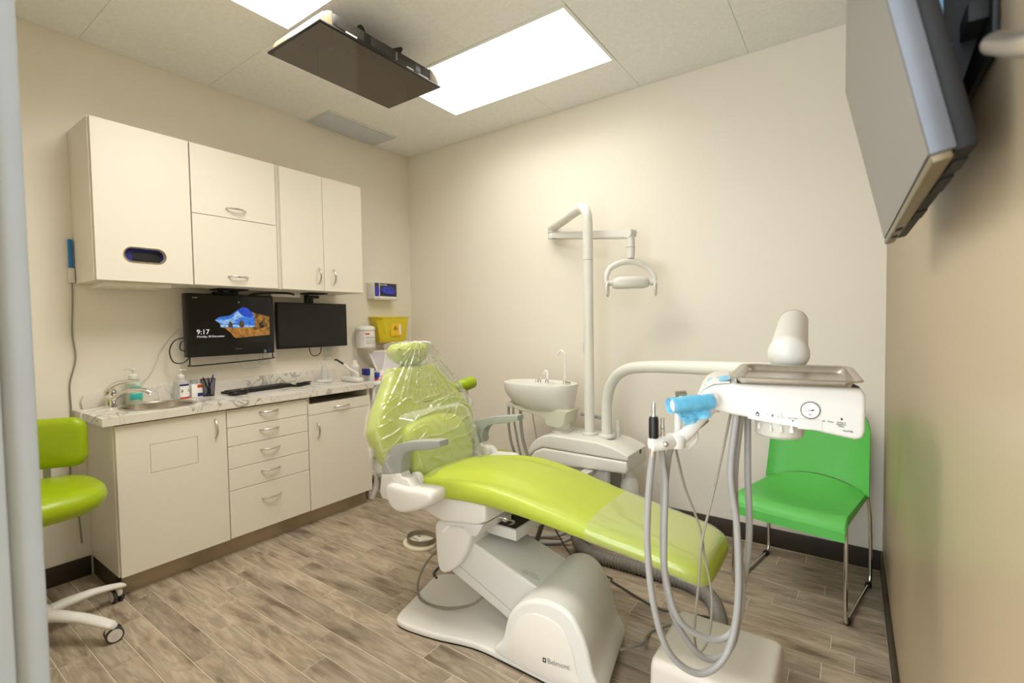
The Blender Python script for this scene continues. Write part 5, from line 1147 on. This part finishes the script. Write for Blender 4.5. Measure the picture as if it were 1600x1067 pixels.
cord('cable', 'grey cable curling out of the back of the chair base', [(2.575, -1.40, 0.075), (2.60, -1.36, 0.07), (2.62, -1.28, 0.05), (2.60, -1.20, 0.02), (2.60, -1.12, FL), (2.66, -1.03, FL), (2.74, -1.02, FL), (2.78, -1.12, FL), (2.80, -1.21, 0.02)], 0.005, CABLE)
cord('cable', 'dark cable on the floor running past the back of the chair base', [(2.30, -0.86, FL), (2.45, -0.92, FL), (2.56, -0.955, FL), (2.66, -0.94, FL), (2.80, -0.90, FL), (2.90, -1.0, FL), (2.93, -1.20, 0.012)], 0.005, mat('dark_olive_cable', (70, 66, 56), 0.45, noise=0.03))
for i, (pts, r, lb) in enumerate((
    ([(1.93, -0.95, 0.48), (1.90, -0.94, 0.36), (1.86, -0.92, 0.24), (1.80, -0.90, 0.12), (1.74, -0.87, 0.03), (1.70, -0.80, 0.0125)], 0.012, 'dark hose dropping steeply from under the chair seat'),
    ([(2.00, -0.93, 0.48), (1.975, -0.92, 0.36), (1.94, -0.90, 0.25), (1.89, -0.88, 0.13), (1.84, -0.84, 0.03), (1.80, -0.74, 0.0135)], 0.013, 'thicker dark hose dropping from under the chair seat'))):
    cord('hose', lb, pts, r, mat('dark_grey_hose', (104, 98, 84), 0.45, noise=0.03), 'hose', 12)
cord('hose', 'pale grey hose on the floor crossing behind the lift arm', [(1.62, -0.83, 0.0125), (1.68, -0.72, 0.0125), (1.76, -0.64, 0.0125), (1.86, -0.60, 0.03), (1.96, -0.55, 0.10), (2.0, -0.50, 0.2)], 0.012, HOSE, 'hose', 12)
cord('hose', 'second pale grey hose on the floor nearer the lift arm', [(1.68, -0.88, 0.0125), (1.75, -0.76, 0.0125), (1.84, -0.69, 0.0125), (1.93, -0.64, 0.03), (2.02, -0.57, 0.11), (2.03, -0.50, 0.2)], 0.012, HOSE, 'hose', 12)
cord('cable', 'thin dark wire drooping behind the corrugated hose', [(1.95, -0.90, 0.48), (1.93, -0.86, 0.30), (1.96, -0.78, 0.12), (2.05, -0.78, 0.02), (2.14, -0.80, FL), (2.30, -0.84, FL)], 0.004, mat('dark_olive_cable', (70, 66, 56)))

# ================================================================== GREEN VISITOR CHAIR
GC = thing('visitor_chair', 'bright green plastic stacking chair on chrome sled legs in the corner', 'chair', (3.078, -0.36, 0), rotz=math.radians(-11.5), local=True)
def seat_pt(u, v):
    """u across -1..1, v front 0..1 back"""
    x = 0.224*u*(1-0.05*v); y = -0.27+0.47*v
    z = 0.455-0.022*math.sin(PI*min(1, v*1.05))*(1-abs(u)**2.5)*0.9 - 0.012*v
    if v < 0.13: z -= 0.045*((0.13-v)/0.13)**2
    z += 0.052*max(0, (v-0.55)/0.45)**2*(1-u*u)
    return Vector((x, y, z))
def shell2(fn, nu, nv, th, off):
    bm = NB(); A = [[bm.verts.new(fn(-1+2*i/nu, j/nv)) for i in range(nu+1)] for j in range(nv+1)]
    B = [[bm.verts.new(fn(-1+2*i/nu, j/nv)+off*th) for i in range(nu+1)] for j in range(nv+1)]
    for j in range(nv):
        for i in range(nu):
            bm.faces.new((A[j][i], A[j][i+1], A[j+1][i+1], A[j+1][i])); bm.faces.new((B[j][i], B[j+1][i], B[j+1][i+1], B[j][i+1]))
    for i in range(nu):
        bm.faces.new((A[0][i], B[0][i], B[0][i+1], A[0][i+1])); bm.faces.new((A[nv][i], A[nv][i+1], B[nv][i+1], B[nv][i]))
    for j in range(nv):
        bm.faces.new((A[j][0], A[j+1][0], B[j+1][0], B[j][0])); bm.faces.new((A[j][nu], B[j][nu], B[j+1][nu], A[j+1][nu]))
    return bm
bm = shell2(seat_pt, 24, 24, 0.010, Vector((0, 0, -1)))
obj('seat', bm, GREEN, GC, sharp=0.9)
bm = NB()   # turned-down front and side lips
for s in (-1, 1):
    loft(bm, [[Vector((s*(0.224*(1-0.05*v)-0.001), -0.27+0.47*v, z)) + Vector((dx*s, 0, 0)) for dx, z in ((0, seat_pt(s, v).z), (0.006, seat_pt(s, v).z-0.006), (0.006, seat_pt(s, v).z-0.034+0.012*v), (0, seat_pt(s, v).z-0.034+0.012*v))] for v in [k/14 for k in range(15)]])
loft(bm, [[Vector((0.229*u, -0.271, 0.0))+Vector((0, dy, z)) for dy, z in ((0.004, seat_pt(u, 0).z), (-0.006, seat_pt(u, 0).z-0.006), (-0.006, seat_pt(u, 0).z-0.046+0.012*u*u*0), (0.004, seat_pt(u, 0).z-0.046))] for u in [-1+k/8 for k in range(17)]])
obj('seat_lip', bm, GREEN, GC, sharp=0.9)
def back_pt(u, v):
    w = 0.228-0.012*v
    if v > 0.8: w *= 1-0.10*((v-0.8)/0.2)**2
    x = w*u; y = 0.205+0.065*v + 0.020*(1-u*u)*(0.4+0.6*v) - 0.035*(abs(u)**6)*(1-v*0.5)
    bot = 0.437+0.058*max(0, 1-u*u)
    z = bot+(0.80-bot+0.010*(1-u*u))*v
    return Vector((x, y, z))
bm = shell2(back_pt, 28, 20, 0.010, Vector((0, 1, 0.1)))
obj('backrest', bm, GREEN, GC, sharp=0.9)
for s in (-1, 1): obj('back_joint', bx(s*0.203-0.018, s*0.203+0.018, 0.185, 0.225, 0.418, 0.448, 0.004), GREEN, GC)
for s in (-1, 1):
    pts = [(s*0.222, -0.235, 0.432), (s*0.226, -0.245, 0.30), (s*0.228, -0.252, 0.08), (s*0.228, -0.245, 0.028), (s*0.228, -0.21, 0.0125), (s*0.228, 0.0, 0.0125), (s*0.228, 0.185, 0.0125), (s*0.228, 0.215, 0.028), (s*0.228, 0.222, 0.08), (s*0.226, 0.218, 0.30), (s*0.215, 0.212, 0.43)]
    obj('sled_leg', tb(pts, 0.0078, 12, 6), CHROME, GC, sharp=1.2)
    for yy in (-0.215, 0.18): obj('foot_glide', bx(s*0.228-0.012, s*0.228+0.012, yy-0.016, yy+0.016, 0.0, 0.022, 0.005), BLACKM, GC)
obj('cross_bar', cyl(NB(), (-0.222, -0.20, 0.425), (0.222, -0.20, 0.425), 0.007, 10), CHROME, GC)

# ================================================================== STOOLS
def stool(name, label, x, y, rz, h, k_=1.0):
    t = thing(name, label, 'stool', (x, y, 0), rotz=rz, local=True)
    obj('gas_column', lt([(0.001, 0.09), (0.030, 0.09), (0.030, 0.28), (0.020, 0.285), (0.020, h-0.10), (0.001, h-0.10)], (0, 0, 0), 20), CHROME, t)
    obj('hub', lt([(0.001, 0.075), (0.045, 0.078), (0.055, 0.10), (0.050, 0.13), (0.036, 0.145), (0.001, 0.145)], (0, 0, 0), 24), WPLAS, t)
    obj('seat_plate', bx(-0.10, 0.10, -0.10, 0.10, h-0.115, h-0.085, 0.006), GREYP, t)
    for k in range(5):
        a = 2*PI*k/5; c_, s_ = math.cos(a), math.sin(a); rings = []
        for rr, z, hw, hh in ((0.02, 0.108, 0.030, 0.024), (0.10, 0.112, 0.028, 0.020), (0.20, 0.103, 0.026, 0.016), (0.27, 0.088, 0.025, 0.014), (0.315, 0.075, 0.023, 0.013), (0.328, 0.070, 0.016, 0.009)):
            rr *= k_
            rings.append([Vector((rr*c_-hw*math.cos(2*PI*q/14)*s_, rr*s_+hw*math.cos(2*PI*q/14)*c_, z+hh*math.sin(2*PI*q/14))) for q in range(14)])
        obj('base_leg', loft(NB(), rings), WPLAS, t, sharp=1.0)
        b = a+0.9+0.5*k; cx, cy = 0.30*k_*c_+0.018*math.cos(b), 0.30*k_*s_+0.018*math.sin(b); ax = Vector((-math.sin(b), math.cos(b), 0))
        cb = obj('caster', lt([(0.001, 0.034), (0.013, 0.034), (0.015, 0.040), (0.013, 0.066), (0.001, 0.068)], (0.305*k_*c_, 0.305*k_*s_, 0), 14), WPLAS, t)
        for sd_ in (-1, 1):
            p0 = Vector((cx, cy, 0.031))+ax*sd_*0.006; p1 = p0+ax*sd_*0.015
            obj('tyre', cyl(NB(), p0, p1, 0.031, 28), mat('dark_grey_tyre', (62, 60, 56), 0.5, noise=0.04), cb)
            obj('wheel_disc', cyl(NB(), p1-ax*sd_*0.002, p1+ax*sd_*0.0018, 0.025, 24), WPLAS, cb)
            obj('wheel_cap', cyl(NB(), p1+ax*sd_*0.0012, p1+ax*sd_*0.0032, 0.009, 16), WPLAS2, cb)
    return t
S1 = stool('dental_stool', 'lime green wheeled stool with a backrest beside the sink cabinet', 0.535, -2.595, math.radians(33.5), 0.635)
# seat and backrest, turned to face the room
sz = 0.630
MS = Matrix.Translation((0, 0, sz)) @ Matrix.Rotation(-math.radians(33.5), 4, 'Z')
so = smooth2([(1.13*u, 1.13*v) for u, v in ((-0.21, -0.10), (-0.20, 0.12), (-0.10, 0.20), (0.06, 0.205), (0.17, 0.15), (0.215, 0.03), (0.20, -0.11), (0.10, -0.20), (-0.10, -0.20))], 4)
obj('seat_cushion', pillow(NB(), so, 0.10, MS, 0.05, 0.01), LIMED, S1, sharp=1.2)
# backrest on the wall side, its broad face towards the doorway
bd = Vector((0.85, -0.53, 0)).normalized(); bxv = Vector((0.53, 0.85, 0)).normalized()
MBk = Matrix((bxv, Vector((0, 0, 1)), bd)).transposed().to_4x4()
MBk.translation = Vector((-0.20, 0.03, 0.780))
MBk = Matrix.Rotation(-math.radians(33.5), 4, 'Z') @ MBk
bo = [(sx*(0.20-0.055)+0.055*math.cos(math.radians(a0_+q*15)), sy*(0.112-0.055)+0.055*math.sin(math.radians(a0_+q*15))) for sx, sy, a0_ in ((1, 1, 0), (-1, 1, 90), (-1, -1, 180), (1, -1, 270)) for q in range(7)]
obj('backrest', pillow(NB(), bo, 0.06, MBk, 0.028, 0.008), LIMED, S1, sharp=1.2)
Rz_ = Matrix.Rotation(-math.radians(33.5), 4, 'Z')
obj('back_support', tb([Rz_ @ Vector(p) for p in ((-0.08, 0.04, sz-0.10), (-0.20, 0.085, sz-0.09), (-0.262, 0.100, sz-0.03), (-0.268, 0.100, sz+0.08), (-0.262, 0.085, sz+0.20))], 0.014, 12), WPLAS2, S1)
# assistant stool mostly behind the patient chair
S2 = stool('assistant_stool', 'lime green stool whose padded arm shows behind the dental chair', 1.36, -0.62, 0.3, 0.44, 0.72)
obj('seat_cushion', pillow(NB(), [(0.18*math.cos(2*PI*k/32), 0.18*math.sin(2*PI*k/32)) for k in range(32)], 0.08, Matrix.Translation((0, 0, 0.44)), 0.038, 0.008), LIMED, S2, sharp=1.2)
_i2 = (Matrix.Translation((1.36, -0.62, 0)) @ Matrix.Rotation(0.3, 4, 'Z')).inverted()
W2 = lambda *p: _i2 @ Vector(p)
obj('body_support', tb([W2(1.06, -0.92, 0.850), W2(1.15, -0.905, 0.872), W2(1.24, -0.885, 0.893), W2(1.305, -0.855, 0.903), W2(1.332, -0.80, 0.914), W2(1.325, -0.74, 0.920)], lambda q: 0.030+0.008*max(0, min(1, (q-0.45)/0.3)), 18, 6), LIMED, S2, sharp=1.2)
obj('support_post', tb([W2(1.333, -0.80, 0.89), W2(1.345, -0.795, 0.70), W2(1.36, -0.75, 0.42), W2(1.36, -0.64, 0.345)], 0.011, 12), CHROME, S2)
